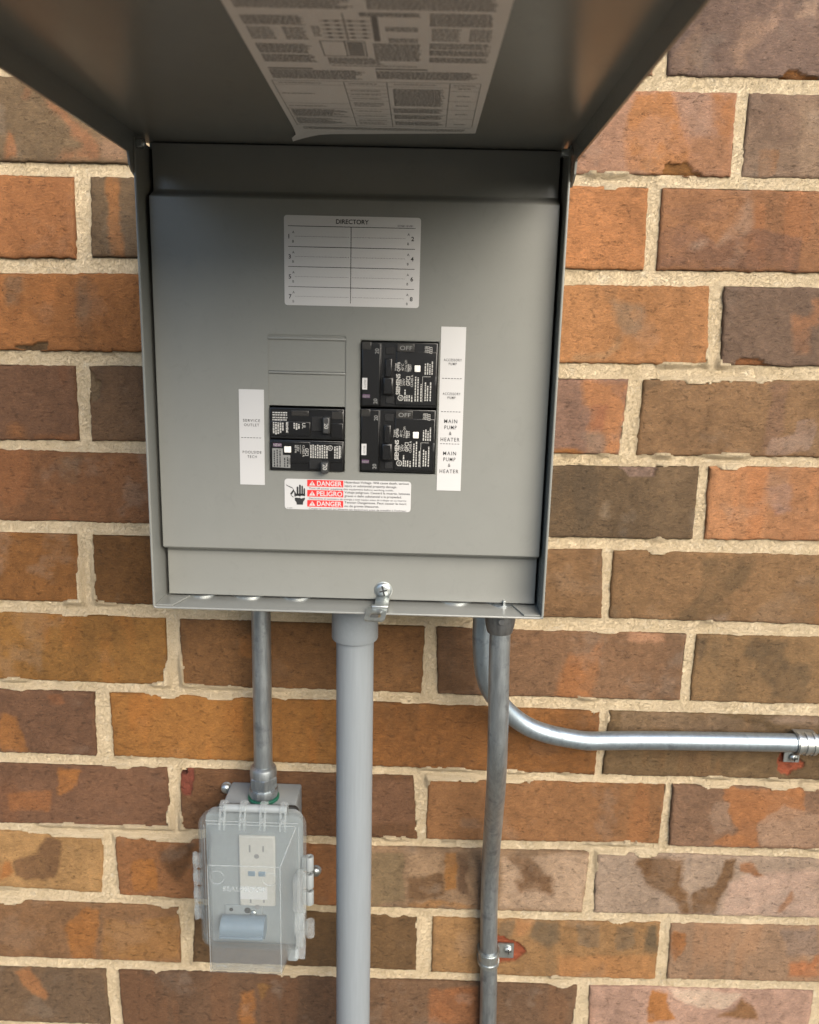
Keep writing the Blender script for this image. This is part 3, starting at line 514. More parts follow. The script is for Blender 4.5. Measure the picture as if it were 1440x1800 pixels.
def mortar():
    s = 1.7; xs = np.arange(-200, 830, s); zs = np.arange(-1030, 110, s); X, Z = np.meshgrid(xs, zs)
    D = np.full(X.shape, -6.0)
    for r, a, b in FACES:
        x0, x1 = min(a[1], a[3]) - 9, max(b[0], b[2]) + 9
        xm = (a[1] + b[0]) / 2; z0, z1 = zbot(r, xm) - 12, ztop(r, xm) + 12
        i0, i1 = np.searchsorted(xs, [x0, x1]); j0, j1 = np.searchsorted(zs, [z0, z1])
        if i1 <= i0 or j1 <= j0: continue
        x, z = X[j0:j1, i0:i1], Z[j0:j1, i0:i1]; zt, zb = ztop(r, x), zbot(r, x); v = np.clip((z - zb) / (zt - zb), 0, 1)
        d = np.minimum(np.minimum(x - (a[3] + (a[1] - a[3]) * v), b[2] + (b[0] - b[2]) * v - x), np.minimum(z - zb, zt - z))
        D[j0:j1, i0:i1] = np.maximum(D[j0:j1, i0:i1], d)
    Y = 3.0 - .05 * D + .55 * fbm(X, Z, 30, 5) + .5 * fbm(X, Z, 7, 6) + .35 * vnoise(X / 1.8, Z / 1.8, 8)
    sm = np.clip((fbm(X, Z, 60, 11, 4) - .20) * 5, 0, 1)                 # places where mortar was smeared over brick edges
    reach = sm * (3.2 + 2.2 * fbm(X, Z, 12, 12))
    Y = np.where((D > -4) & (reach > .3), Y - sm * 4.2 * np.clip((D + 4) / 4, 0, 1), Y)
    Y = np.where(D > np.maximum(reach, 1.0), Y + 6, Y)
    Y = Y + 11 * np.clip(1.5 - np.hypot((X - 74) / 4.2, (Z + 661.5) / 3.4), 0, 1)      # drilled anchor hole
    keep = D < 8; idx = -np.ones(X.shape, int)
    fm = keep[:-1, :-1] | keep[:-1, 1:] | keep[1:, 1:] | keep[1:, :-1]
    use = np.zeros(X.shape, bool); use[:-1, :-1] |= fm; use[:-1, 1:] |= fm; use[1:, 1:] |= fm; use[1:, :-1] |= fm
    idx[use] = np.arange(use.sum())
    P = np.stack([X[use], Y[use], Z[use]], -1)
    F = np.stack([idx[:-1, :-1], idx[:-1, 1:], idx[1:, 1:], idx[1:, :-1]], -1)[fm]
    me = bpy.data.meshes.new('mortar'); me.from_pydata(((P - np.array(ORG[wall])) * MM).tolist(), [], F.tolist())
    link('mortar', me, M['mortar'], wall, None, 60)
mortar()
k = B(); box(k, -2600, 3200, 9, 110, -1716, 1200); obj('mortar_backing', k, M['mortar'], wall, angle=0)
# the wall further out, too far from the picture to need single bricks
P, F, K = [], [], []
for r in range(-14, 21):
    js = joints(r, -2550, 3100)
    for a, b in zip(js, js[1:]):
        if RLO <= r <= RHI and a[1] > js[0][0] and any(f[0] == r and abs(f[1][1] - a[1]) < 60 for f in FACES): continue
        xm = (a[1] + b[0]) / 2; z1, z0 = float(ztop(r, xm)), float(zbot(r, xm)); n = len(P)
        P += [(a[1], 0, z0), (b[0], 0, z0), (b[0], 0, z1), (a[1], 0, z1), (a[1], 12, z0), (b[0], 12, z0), (b[0], 12, z1), (a[1], 12, z1)]
        F += [(n, n + 1, n + 2, n + 3), (n, n + 4, n + 5, n + 1), (n + 1, n + 5, n + 6, n + 2), (n + 2, n + 6, n + 7, n + 3), (n + 3, n + 7, n + 4, n)]
        K += [rng.choice(PAL)] * 8
me = bpy.data.meshes.new('outer_bricks'); me.from_pydata(((np.array(P) - np.array(ORG[wall])) * MM).tolist(), [], F)
ca = me.color_attributes.new('Col', 'FLOAT_COLOR', 'POINT'); ca.data.foreach_set('color', np.array([(*c, 1) for c in K], np.float32).ravel())
ob = link('outer_bricks', me, M['brick'], wall, None, 0); ob['kind'] = 'stuff'

# ------------------------------------------------------------------ breaker panel
panel = thing('electrical_panel', 'open grey steel breaker panel on the brick wall with its door lifted up', 'breaker panel', (253, 0, -438))
XL, XR, ZT, ZB, LIP, COV, LOW = 95.0, 411.6, -82.0, -439.0, -127.0, -112.0, -101.0
k = B()
box(k, XL, XL + 1.7, LIP, -4, ZB, ZT, .5); box(k, XR - 1.7, XR, LIP, -4, ZB, ZT, .5)
box(k, XL + 1.7, XR - 1.7, LIP, -4, ZB, ZB + 1.7, .5); box(k, XL + 1.7, XR - 1.7, -96, -4, ZT - 1.7, ZT + 2.96, .2)
box(k, XL + 1.7, XR - 1.7, -5.7, -4, ZB + 1.7, ZT - 1.7)
# rolled front corners of the side walls
for s, x in ((1, XL), (-1, XR)):
    tube(k, [(x + s * .9, LIP - .2, ZB + 3), (x + s * .9, LIP - .2, ZT - 10)], 1.0, 8)
tube(k, [(XL + 3, LIP - .2, ZB + .9), (XR - 3, LIP - .2, ZB + .9)], 1.0, 8)
for s, x in ((1, XL), (-1, XR)):      # little rounded corner
    tube(k, [(x + s * 3, LIP - .2, ZB + .9), (x + s * 1.6, LIP - .2, ZB + 1.5), (x + s * .9, LIP - .2, ZB + 3)], 1.0, 8)
obj('enclosure', k, M['paint'], panel)
for s, x in ((1, XL + 1.7), (-1, XR - 1.7)):   # folded tabs lapping over the bottom wall
    k = B(); slabp = [(x, LIP + 1), (x + s * 14, LIP + 1), (x + s * 21, -100), (x, -100)]
    loft(k, [[(a, b, ZB + 1.75) for a, b in slabp], [(a, b, ZB + 3.0) for a, b in slabp]], True, True)
    bmesh.ops.bevel(k, geom=k.edges[:], offset=.3, segments=1, affect='EDGES'); obj('corner_tab', k, M['paint'], panel)
for x in (125, 165, 206, 342, 381.6):          # knockout rims and locknuts just seen over the edge of the bottom wall
    k = B(); lathe(k, (x, -86.8, ZB + 1.7), (0, 0, 1), [(15.0, 0), (15.0, 1.2), (14.2, 1.7), (11, 1.7), (10.6, 1.0)], 40); obj('locknut', k, M['zinc'], panel)
k = B(); box(k, 381, 383, -104.5, -98, ZB + 1.7, ZB + 7, .3); obj('locknut_lug', k, M['zinc'], panel)

# inner cover with its openings
def covy(z):
    st = lambda t: t * t * (3 - 2 * t)
    if z > -121: return LOW + (COV - LOW) * st(min(1, max(0, (-113 - z) / 7.5)))
    if z < -389: return COV + (LOW - COV) * st(min(1, max(0, (-390.5 - z) / 6.5)))
    return COV
OX = [(188.6, 248.4), (260.4, 320.6)]
xs = [100.0, 188.6, 248.4, 260.4, 320.6, 407.6]
zs = [-80.3] + [-112 - k * .42 for k in range(23)] + [-219.5, -221.9, -274.4, -325.4] + [-389.8 - k * .37 for k in range(22)] + [-434.8]
k = B(); G = {}
def gv(x, z):
    if (x, z) not in G: G[(x, z)] = k.verts.new((x, covy(z), z))
    return G[(x, z)]
for z1, z0 in zip(zs, zs[1:]):
    zm = (z0 + z1) / 2
    for x0, x1 in zip(xs, xs[1:]):
        xm = (x0 + x1) / 2
        if OX[0][0] < xm < OX[0][1] and -325.4 < zm < -219.5: continue
        if OX[1][0] < xm < OX[1][1] and -325.4 < zm < -221.9: continue
        k.faces.new([gv(x0, z0), gv(x1, z0), gv(x1, z1), gv(x0, z1)])
ex = bmesh.ops.extrude_face_region(k, geom=k.faces[:])
for e in ex['geom']:
    if isinstance(e, bmesh.types.BMVert): e.co.y += 1.6
bmesh.ops.recalc_face_normals(k, faces=k.faces)
rim = [e for e in k.edges if len(e.link_faces) == 2 and e.calc_face_angle(0) > 1.0 and min(v.co.y for v in e.verts) < (COV + .1 if -380 < e.verts[0].co.z < -130 else LOW + .1) and max(abs(v.co.y - covy(v.co.z)) for v in e.verts) < .05]
bmesh.ops.bevel(k, geom=rim, offset=.55, segments=2, affect='EDGES')
obj('inner_cover', k, M['paint'], panel, angle=18)
for x0, x1 in ((100.2, 101.6), (406, 407.4)):
    for y0, y1, z0, z1 in ((-109, -84, -388, -122), (-99, -80, -434, -398), (-99, -80, -112, -87)):
        k = B(); box(k, x0, x1, y0, y1, z0, z1, .3); obj('cover_return_flange', k, M['paint'], panel)
for z0, z1 in ((-247.0, -222.4), (-273.8, -249.2)):   # blank twist-out plates, sunk a little in their opening
    k = B(); box(k, 188.4, 248.6, COV + .75, COV + 1.9, z0, z1, .3); obj('blank_plate', k, M['paint'], panel)
for z in (-222.0, -248.1):
    k = B(); box(k, 188.2, 248.8, COV - .55, COV + 1.4, z - .9, z + .9, .55, 3); obj('plate_web', k, M['paint'], panel)
k = B(); loft(k, [[(188.5, COV + .6, -219.3), (248.5, COV + .6, -219.3), (248.5, COV + 1.3, -222.2), (188.5, COV + 1.3, -222.2)], [(189, COV + 2.4, -219.3), (248, COV + 2.4, -219.3), (248, COV + 2.4, -222.2), (189, COV + 2.4, -222.2)]], True, True); obj('plate_ramp', k, M['paint'], panel)

# door, swung up level, seen from below
DZ = -79.0
k = B(); box(k, 93.6, 414.2, -478, -92, DZ, DZ + 1.5, .5); box(k, 93.6, 414.2, -479.5, -478, DZ - 15, DZ + 1.5, .4)
for x0, x1 in ((93.6, 95.1), (412.7, 414.2)):
    pts = [(-478, DZ), (-478, DZ - 15.5), (-137, DZ - 15.5), (-134.5, DZ - 24), (-130, DZ - 27.5), (-121, DZ - 30.5), (-112, DZ - 29), (-106, DZ - 20), (-100, DZ)]
    loft(k, [[(x0, a, b) for a, b in pts], [(x1, a, b) for a, b in pts]], True, True)
obj('door', k, M['paint'], panel)
for x in (99, 408.4):
    k = B(); lathe(k, (x, -122.5, -86), (1 if x < 200 else -1, 0, 0), [(2.6, -4), (2.6, 3), (2, 3.6)], 16); box(k, x - 2, x + 2, -126, -119, -89, -84, .6); obj('hinge_pin', k, M['zinc'], panel)

# big instruction sheet glued inside the door
def labx(t, x): return x - (t - 160) * .012
sheet = B(); ny = 14
o1 = [(215.2, -459), (345.2, -459)]
def sag(x, y): return DZ - .45 - 4.0 * max(0, 1 - math.hypot(x - 211, y + 127) / 24) ** 1.5 * 1.0
V = {}
gx = [0, .03, .06, .1, .15, .22, .3, .5, .75, 1]; gy = [0, .015, .03, .05, .08, .12, .2, .35, .5, .75, 1]
for j, b in enumerate(gy):
    for i, a in enumerate(gx):
        x0 = 211.0 + (3.6 if b > .02 else 0) + 2.8 * b; x1 = 341.0 + 4.0 * b; x = x0 + (x1 - x0) * a
        yn = -127 - 3.0 * min(1, max(0, (a - 0) / .2)) - 13.0 * a; y = yn + (-459 - yn) * b
        V[i, j] = sheet.verts.new((x, y, sag(x, y)))
for j in range(len(gy) - 1):
    for i in range(len(gx) - 1): sheet.faces.new([V[i, j], V[i + 1, j], V[i + 1, j + 1], V[i, j + 1]])
instr = obj('instruction_sheet', sheet, M['sheetpaper'], panel, angle=60)
rg = random.Random(5); k = B()
def dquad(x0, x1, y0, y1): k.faces.new([k.verts.new(p) for p in ((x0, y0, DZ - .62), (x1, y0, DZ - .62), (x1, y1, DZ - .62), (x0, y1, DZ - .62))])
def dline(x0, x1, y, h=.78, lo=.8):
    a = x0; e = x0 + (x1 - x0) * rg.uniform(lo, 1)
    while a < e:
        w = min(rg.uniform(1, 3.4), e - a)
        if w > .3: dquad(a, a + w, y, y - h)
        a += w + rg.uniform(.35, .6)
def dblock(x0, x1, y0, y1, st=1.75, lo=.86, h=.8):
    y = y0
    while y > y1: dline(x0, x1, y, h, lo); y -= st
# table nearest the hinge
def shear(x, y): return (x - 220) * -.075
dblock(222, 336, -147, -152, 2.2, .9)
tx = [218.8, 259.5, 284, 320, 337.5]
for x in tx: dquad(x - .2, x + .2, -156 + (-3 if x > 300 else 0), -250)
for y in (-157, -250): dquad(218.8, 337.5, y, y - .35)
for x0, x1, ys in ((218.8, 259.5, (-177, -196, -207, -243)), (259.5, 284, (-168, -176, -186, -197, -214, -222, -229, -236, -243)), (284, 320, (-172, -186, -200, -242)), (320, 337.5, (-178, -198, -216, -236, -243))):
    for y in ys: dquad(x0, x1, y, y - .28)
dblock(220.5, 256, -161, -174, 2.1, .6); dblock(220.5, 257, -179, -194, 2.0, .7); dline(220.5, 246, -201); dline(220.5, 243, -226); dline(222, 252, -246)
for y in (-162, -165, -171, -181, -192, -203, -206, -209, -218, -226, -233, -246): dline(262, 281, y, .9, .85)
dblock(286, 318, -161, -169, 1.9, .9); dblock(286, 318, -176, -184, 1.9, .9); dblock(286, 318, -190, -198, 1.9, .88); dblock(287, 318, -205, -238, 1.9, .9); dline(288, 316, -246)
for y in (-165, -188, -207, -226, -240): dline(325, 333, y, .9, .9)
for y in (-246,): dline(322, 335, y)
# two columns of warnings
dblock(220.5, 273, -254, -268, 1.9, .85); dquad(220.5, 245, -270, -271.3); dblock(279, 336, -256, -269, 1.9, .85); dquad(279, 307, -271, -272.4)
dline(256, 304, -276, .7)
# the diagrams and three columns above
dblock(221, 249, -281, -291, 1.9, .9); dblock(221, 249, -294, -306, 1.9, .88); dblock(221, 234, -313, -328, 2.3, .9); dblock(238, 249, -313, -328, 2.3, .85); dblock(221, 250, -331, -341, 1.9, .92)
dblock(308, 339, -284, -290, 1.9, .92); dblock(308, 339, -294, -300, 1.9, .92); dblock(308, 339, -303, -311, 2.1, .9); dblock(309, 323, -314, -328, 2.3, .9); dblock(327, 338, -314, -328, 2.3, .9); dblock(308, 337, -332, -346, 1.9, .92)
for y in (-290.5, -311): dquad(254, 276, y, y - .5)
for x in (254, 276, 266): dquad(x - .25, x + .25, -290.5, -311.5)
for j in range(6): dquad(267, 275, -292.5 - j * 3, -294.2 - j * 3)
dblock(255, 284, -279, -288, 2.0, .8); dblock(280, 304, -285, -308, 1.9, .92); dblock(288, 303, -311, -317, 2, .9); dquad(281, 284, -312, -342)
dblock(287, 303, -325, -330, 2, .95); dblock(252, 256, -318, -330, 2.6, 1)
for j in range(5): dquad(257, 280, -316 - j * 5, -316.4 - j * 5); [dquad(x, x + 2, -315.4 - j * 5, -317 - j * 5) for x in (259, 264, 270, 276)]
dquad(268, 268.5, -313, -345); dblock(276, 306, -342, -346, 1.6, .9)
dblock(221, 275, -350, -372, 1.9, .85); dblock(280, 340, -350, -376, 1.9, .85)
dblock(221, 275, -384, -448, 1.9, .85); dblock(280, 341, -384, -448, 1.9, .85)
obj('small_print', k, M['greyink'], instr, angle=0, recalc=False)['kind'] = 'stuff'

# ---- directory card
k = B(); slab(k, rrect(201.5, 304.5, -197.0, -131.5, 2.2), COV - .35, COV - .05); card = obj('directory_card', k, M['paper'], panel)
Y = COV - .5; k = B()
text(k, 'DIRECTORY', 253, -137.0, 3.1, Y, 'C', bold=.012); text(k, 'E73501101001', 298.5, -138.3, 1.35, Y, 'R')
for j, z in enumerate((-139.2, -154.1, -168.6, -183.3)): quad(k, 204.5, 300.5, z - .2, z + .2, Y)
quad(k, 251.9, 252.3, -194.8, -139.4, Y)
for j in range(4):
    z = -146.6 - j * 14.6
    text(k, str(2 * j + 1), 204.8, z - 1.6, 3.0, Y, bold=.02); text(k, str(2 * j + 2), 299.6, z - 1.6, 3.0, Y, 'R', bold=.02)
    for x in (207.6, 294.6): text(k, 'A', x, z + 2.1, 1.8, Y); text(k, 'B', x + .1, z - 4.6, 1.8, Y)
    x = 209.6
    while x < 293.5:
        if not 250.8 < x < 253.2: quad(k, x, x + .55, z - .12, z + .16, Y)
        x += 1.15
obj('printing', k, M['ink'], card, angle=0, recalc=False)['kind'] = 'stuff'

# ---- label maker strips
def strip(x0, x1, z0, z1, items, dashes, tilt):
    k = B(); slab(k, [(x0 + tilt, z1), (x0, z0), (x1, z0), (x1 + tilt, z1)], COV - .35, COV - .05); s = obj('label_strip', k, M['white'], panel)
    k = B()
    for t, z, h, w in items: text(k, t, (x0 + x1 + tilt) / 2, z, h, COV - .5, 'C', space=1.25, width=w, bold=.004)
    for z in dashes:
        for i in range(7): a = x0 + 1.6 + i * (x1 - x0 - 3.2) / 7; quad(k, a, a + 1.55, z - .22, z + .22, COV - .5)
    obj('lettering', k, M['ink'], s, angle=0, recalc=False)['kind'] = 'stuff'
strip(164.6, 184.4, -337.6, -261.8, [('SERVICE', -287.2, 2.1, 13.5), ('OUTLET', -290.7, 2.1, 12), ('POOLSIDE', -312.4, 2.1, 15), ('TECH', -316.0, 2.1, 7.5)], [-299.8], .2)
strip(322.4, 341.6, -338.2, -210.3, [('ACCESSORY', -236.3, 1.9, 14), ('PUMP', -239.3, 1.9, 6.2), ('ACCESSORY', -262.3, 1.9, 14), ('PUMP', -265.3, 1.9, 6.2),
    ('MAIN', -284.2, 2.9, 10.2), ('PUMP', -289.0, 2.9, 9.6), ('&', -293.6, 2.7, 2), ('HEATER', -298.6, 2.9, 15), ('MAIN', -309.6, 2.9, 10.2), ('PUMP', -314.4, 2.9, 9.6), ('&', -319.0, 2.7, 2), ('HEATER', -324.0, 2.9, 15)], [-249.5, -275.3, -300.6], -.3)

# ---- trilingual danger sticker
k = B(); slab(k, rrect(200.3, 302.0, -356.8, -331.9, 2.6), COV - .35, COV - .05); warn = obj('danger_sticker', k, M['white'], panel)
Y1, Y2 = COV - .48, COV - .6
red, wt, bk = B(), B(), B(); rw = random.Random(2)
for j, (w, a, b_, c) in enumerate((('DANGER', 'Hazardous Voltage. Will cause death, serious', 'injury or substantial property damage.', 'Turn off power supplying this equipment before working inside.'),
        ('PELIGRO', 'Voltaje peligroso. Causará la muerte, lesiones', 'graves o daño substancial a la propiedad.', 'Desconecte el suministro de energía a este equipo antes de trabajar en su interior.'),
        ('DANGER', 'Tension Dangereuse. Peut causer la mort', 'ou de graves blessures.', "Couper le courant qui alimente cet équipement avant de travailler à l'intérieur."))):
    z = -332.4 - j * 8.25
    quad(red, 218.6, 247.6, z - 5.4, z, Y1)
    text(wt, w, 226.2 if w == 'PELIGRO' else 226.4, z - 4.6, 3.7, Y2, bold=.022, width=20.6 if w == 'PELIGRO' else 20.0)
    poly(wt, [(220.0, z - 4.6), (225.2, z - 4.6), (222.6, z - .8)], Y2)
    text(bk, a, 248.6, z - 2.0, 1.75, Y1, bold=.006, width=[51.5, 52.5, 50][j]); text(bk, b_, 248.6, z - 4.9, 1.75, Y1, bold=.006, width=[42, 46, 28][j]); text(bk, c, 220.0, z - 7.6, 1.45, Y1, width=[68, 79, 79][j])
    poly(red, [(222.35, z - 3.5), (222.85, z - 3.5), (222.95, z - 1.9), (222.25, z - 1.9)], Y2 - .1); poly(red, [(222.35, z - 4.2), (222.85, z - 4.2), (222.85, z - 3.8), (222.35, z - 3.8)], Y2 - .1)
obj('red_band', red, M['red'], warn, angle=0, recalc=False); obj('white_lettering', wt, M['white'], warn, angle=0, recalc=False)['kind'] = 'stuff'
# hand with a shock bolt and a wire
def H(*p): return [(200.3 + (a - 110) * .0822, -331.9 - (b - 113) * .0806) for a, b in p]
poly(bk, H((205, 240), (212, 238), (222, 262), (228, 270), (212, 300), (206, 285)), Y1)
for x0, x1, t in ((228, 246, 190), (252, 270, 170), (275, 291, 180), (296, 311, 205)): poly(bk, H((x0, t + 8), (x0 + 5, t), (x1 - 5, t), (x1, t + 8), (x1, 272), (x0, 272)), Y1)
poly(bk, H((226, 262), (311, 262), (311, 286), (272, 282), (262, 292), (240, 284), (222, 290)), Y1)
poly(bk, H((208, 306), (232, 302), (240, 306), (262, 302), (270, 312), (310, 300), (308, 322), (292, 346), (290, 374), (228, 374), (226, 350), (212, 332)), Y1)
pw = H((120, 170), (150, 185), (185, 200), (196, 222), (178, 246), (165, 262), (172, 280), (192, 290)); pn = [(x + .95, z - 1.15) for x, z in pw]
for a, b_, c, d in zip(pw, pw[1:], pn[1:], pn): poly(bk, [d, c, b_, a], Y1)
text(bk, 'A-100001', 202.2, -356.2, .8, Y1); obj('black_print', bk, M['ink'], warn, angle=0, recalc=False)['kind'] = 'stuff'

# ---- breakers
YF = COV - 2.0
def rx(p): return 260.6 + (p - 635) * .4435
def rz(p): return -222.3 - (p - 598.5) * .4432
def double_breaker(dz, n):
    x0, x1, z1 = 261.2, 319.9, -222.9 + dz; z0 = z1 - 49.9
    Z = lambda p: rz(p) + dz * 0 if n == 0 else rz(p) - 51.4
    k = B(); box(k, x0, x1, YF, -60, z0, z1, .7)
    box(k, rx(697), x1 - .4, YF - 1.2, YF + .5, z0 + 2, z1 - 7, .5); box(k, x0 + .6, rx(669.5), YF - 1.0, YF + .5, z0 + 1, z1 - 1, .5)
    box(k, rx(670), rx(671.4), YF - 1.5, YF + .5, z0 + 1, z1 - 1, .4)
    br = obj('double_pole_breaker', k, M['black'], panel)
    k = B(); box(k, rx(675), rx(693), YF - 5.5, YF + 1, Z(690), Z(660), 1.2); box(k, rx(678), rx(690), YF - 3, YF + 1, Z(660), Z(628), .8)
    obj('toggle', k, M['black'], br)
    for a, u, v in ((678, 621, 608.5), (680, 706, 694)):
        k = B(); box(k, rx(a), rx(694), YF - .6, YF + .6, Z(u), Z(v), .4); obj('handle_slot', k, M['dark'], br)
    for a, b_, u, v, y in ((698, 728, 616, 602, YF - .9), (637, 653, 613.5, 600.5, YF - 1.3)):
        k = B(); box(k, rx(a), rx(b_), y, YF + .3, Z(u), Z(v), .4); obj('window', k, M['smoke'], br)
    k = B(); box(k, rx(729.2), rx(739.4), YF - 2.6, YF, Z(650), Z(638.6), .5); obj('test_button', k, M['offwhite'], br)
    k = B(); quad(k, rx(638.2), rx(647), Z(682.5), Z(662.3), YF - 1.16); obj('date_sticker', k, M['white'], br, angle=0, recalc=False)
    k = B(); quad(k, rx(639), rx(652), Z(697), Z(690.8), YF - 1.16); obj('purple_tag', k, M['purple'], br, angle=0, recalc=False)
    k = B(); box(k, rx(764.5), rx(768.2), YF - 1.5, YF + 1, Z(673), Z(657.5), .5); obj('side_clip', k, M['blacktoggle'], br)
    L = B(); D = B(); y = YF - 1.36; yd = YF - 1.2
    text(L, 'SIEMENS', rx(704.5), Z(690.0), 3.0, y, 'L', 90, .03, width=16)
    text(L, 'TYPE', rx(699.5), Z(649), 1.9, y, 'L', 90); text(L, 'QPFB', rx(704), Z(649.5), 2.2, y, 'L', 90, .015, width=7)
    text(L, '40°C', rx(710.5), Z(648.5), 1.8, y, 'L', 90); text(L, '2 Pole GFI', rx(716), Z(649.5), 1.6, y, 'L', 90, width=8.6)
    text(L, 'TEST', rx(723.5), Z(650.0), 2.7, y, 'L', 90, .01, width=6); text(L, 'GFCI', rx(722), Z(674), 3.0, y, 'L', 90, .018, width=7.2); text(L, 'CLASS A', rx(727.2), Z(676), 1.7, y, 'L', 90, .008)
    text(L, '120V', rx(708), Z(674), 1.8, y, 'L', 90); text(L, '240V', rx(713), Z(674), 1.8, y, 'L', 90)
    q_ = random.Random(40 + n)
    for a, u, v in ((730.5, 701, 655), (735, 701, 655), (740.5, 701, 668), (748, 700, 667), (752, 700, 672), (757, 700, 664), (747, 654, 634), (751, 654, 632), (755, 654, 635), (759, 654, 630), (712.5, 701, 680), (716, 701, 690), (720, 701, 688), (724.5, 702, 690)):
        greek(L, Z(u), Z(v), rx(a), .95, y, q_, .9, True, 2.4)
    for a, u, v in ((743.5, 657.5, 702),): quad(L, rx(a), rx(a) + .25, Z(702), Z(657.5), y)
    quad(L, rx(743.5), rx(758), Z(658), Z(657.4), y); quad(L, rx(719), rx(719.5), Z(650), Z(637), y)
    text(L, 'D4 1336', rx(750), Z(616), 1.7, y, 'L', 90, .012, width=4.6); text(L, '2323', rx(754.5), Z(617), 1.9, y, 'L', 90, .012, width=5); text(L, '1223', rx(759.3), Z(618), 1.9, y, 'L', 90, .012, width=5)
    cx, cz = rx(706), Z(695.5)                                      # listing mark ring
    for i in range(18):
        a, b_ = 2 * math.pi * i / 18, 2 * math.pi * (i + 1) / 18
        poly(L, [(cx + 2.3 * math.cos(a), cz + 2.3 * math.sin(a)), (cx + 2.3 * math.cos(b_), cz + 2.3 * math.sin(b_)), (cx + 1.75 * math.cos(b_), cz + 1.75 * math.sin(b_)), (cx + 1.75 * math.cos(a), cz + 1.75 * math.sin(a))][::-1], y)
    text(L, 'UL', cx, cz, 1.4, y, 'C', 90, .02)
    obj('lettering', L, M['lightprint'], br, angle=0, recalc=False)['kind'] = 'stuff'
    text(D, '20', rx(666.5), Z(620.5), 2.9, yd, 'L', 90, .01); text(D, '20', rx(665), Z(707), 2.9, yd, 'L', 90, .01); text(D, 'OFF', rx(703), Z(613), 3.2, YF - 1.05, 'L', 0, width=9.5)
    text(D, 'NEW!', rx(640), Z(696.5), 1.8, yd - .1, width=5.0)
    for i, t in enumerate((0,)): text(D, 'A/0788', rx(645.2), Z(680), 1.5, yd - .1, 'L', 90)
    obj('dim_lettering', D, M['dimprint'], br, angle=0, recalc=False)['kind'] = 'stuff'
double_breaker(0, 0); double_breaker(-51.4, 1)
def lx(p): return 188.8 + (p - 474) * .4530
def lz(p): return -274.7 - (p - 716) * .4500
X0, X1 = 189.3, 247.8
k = B(); box(k, X0, X1, YF, -60, lz(771.6), lz(717.5), .7); box(k, X0 + .5, lx(546), YF - 1.1, YF + .5, lz(766), lz(741), .5); box(k, lx(582), X1 - .5, YF - 1.1, YF + .5, lz(768), lz(742), .5)
b1 = obj('single_pole_breaker', k, M['black'], panel)
k = B(); box(k, lx(548), lx(569), YF - 1, YF + 1, lz(757), lz(731), .5); obj('handle_slot', k, M['dark'], b1)
k = B(); box(k, lx(569), lx(581), YF - 6.5, YF + 1, lz(759.5), lz(731), 1.0); obj('toggle', k, M['blacktoggle'], b1)
for a, b_, u in ((513, 543, 731), (583, 603, 735)):
    k = B(); box(k, lx(a), lx(b_), YF - .7, YF + .5, lz(u), lz(721.5), .4); obj('window', k, M['smoke'], b1)
L = B(); q_ = random.Random(9); y = YF - 1.26
for z_ in (724.5, 728.5, 733.2, 737.2): greek(L, lx(480), lx(508), lz(z_ + 2.6), 1.0, y + (1.1 if z_ < 740 else 0), q_, .85, False, 2.4)
for a, u, v in ((481, 742, 762), (485, 742, 764), (489, 742, 763), (493, 742, 761), (497, 742, 757), (504, 742, 760), (517, 743, 753), (521, 743, 755), (525, 743, 753)): greek(L, lz(v), lz(u), lx(a), 1.2, y, q_, .95, True, 2.2)
text(L, 'SIEMENS', lx(504), lz(741.5), 1.7, y - .02, 'L', -90, .02, width=8.6)
text(L, 'UL', lx(535), lz(748), 2.6, y, 'C', -90, .01)
obj('lettering', L, M['lightprint'], b1, angle=0, recalc=False)['kind'] = 'stuff'
k = B(); text(k, '20', lx(572), lz(741.5), 3.0, YF - 6.62, 'L', -90, .01); obj('rating', k, M['lightprint'], b1, angle=0, recalc=False)

k = B(); box(k, X0, X1, YF, -60, lz(828), lz(773.5), .7); box(k, X0 + .5, lx(546), YF - 1.1, YF + .5, lz(814), lz(776), .5); box(k, lx(545), X1 - .5, YF - 1.3, YF + .5, lz(811), lz(777), .5)
b2 = obj('ground_fault_breaker', k, M['black'], panel)
k = B(); box(k, lx(500.5), lx(512.5), YF - 2.4, YF, lz(795.5), lz(784.5), .5); obj('test_button', k, M['offwhite'], b2)
k = B(); box(k, lx(544), lx(566), YF - 1.5, YF + 1, lz(824), lz(806), .6); obj('handle_slot', k, M['dark'], b2)
k = B(); box(k, lx(566), lx(579), YF - 8.0, YF + 1, lz(829.5), lz(809), 1.0); obj('toggle', k, M['blacktoggle'], b2)
k = B(); poly(k, [(lx(479.5), lz(822)), (lx(511), lz(823)), (lx(511), lz(800)), (lx(498), lz(800)), (lx(498), lz(788.5)), (lx(479.5), lz(788.5))], YF - 1.22); obj('grey_sticker', k, M['dimprint'], b2, angle=0, recalc=False)
k = B(); quad(k, lx(481), lx(496), lz(785.5), lz(779.5), YF - 1.22); obj('purple_tag', k, M['purple'], b2, angle=0, recalc=False)
L = B()
for a in range(546, 575, 4): greek(L, lz(804), lz(780), lx(a), 1.1, YF - 1.42, q_, .9, True, 2.2)
for a in (588, 592, 596): greek(L, lz(804), lz(781), lx(a), 1.1, YF - 1.42, q_, .9, True, 2.6)
text(L, 'GFCI', lx(537), lz(787), 2.7, YF - 1.3, 'L', -90, .015, width=6); text(L, 'CLASS A', lx(532.5), lz(782), 1.7, YF - 1.3, 'L', -90, .01); text(L, '120V', lx(523), lz(782), 1.8, YF - 1.3, 'L', -90); text(L, '60 Hz', lx(519), lz(782), 1.8, YF - 1.3, 'L', -90)
text(L, 'SIEMENS', lx(596), lz(782), 1.9, YF - 1.45, 'L', -90, .02, width=9); quad(L, lx(529), lx(529.6), lz(797), lz(781.5), YF - 1.3)
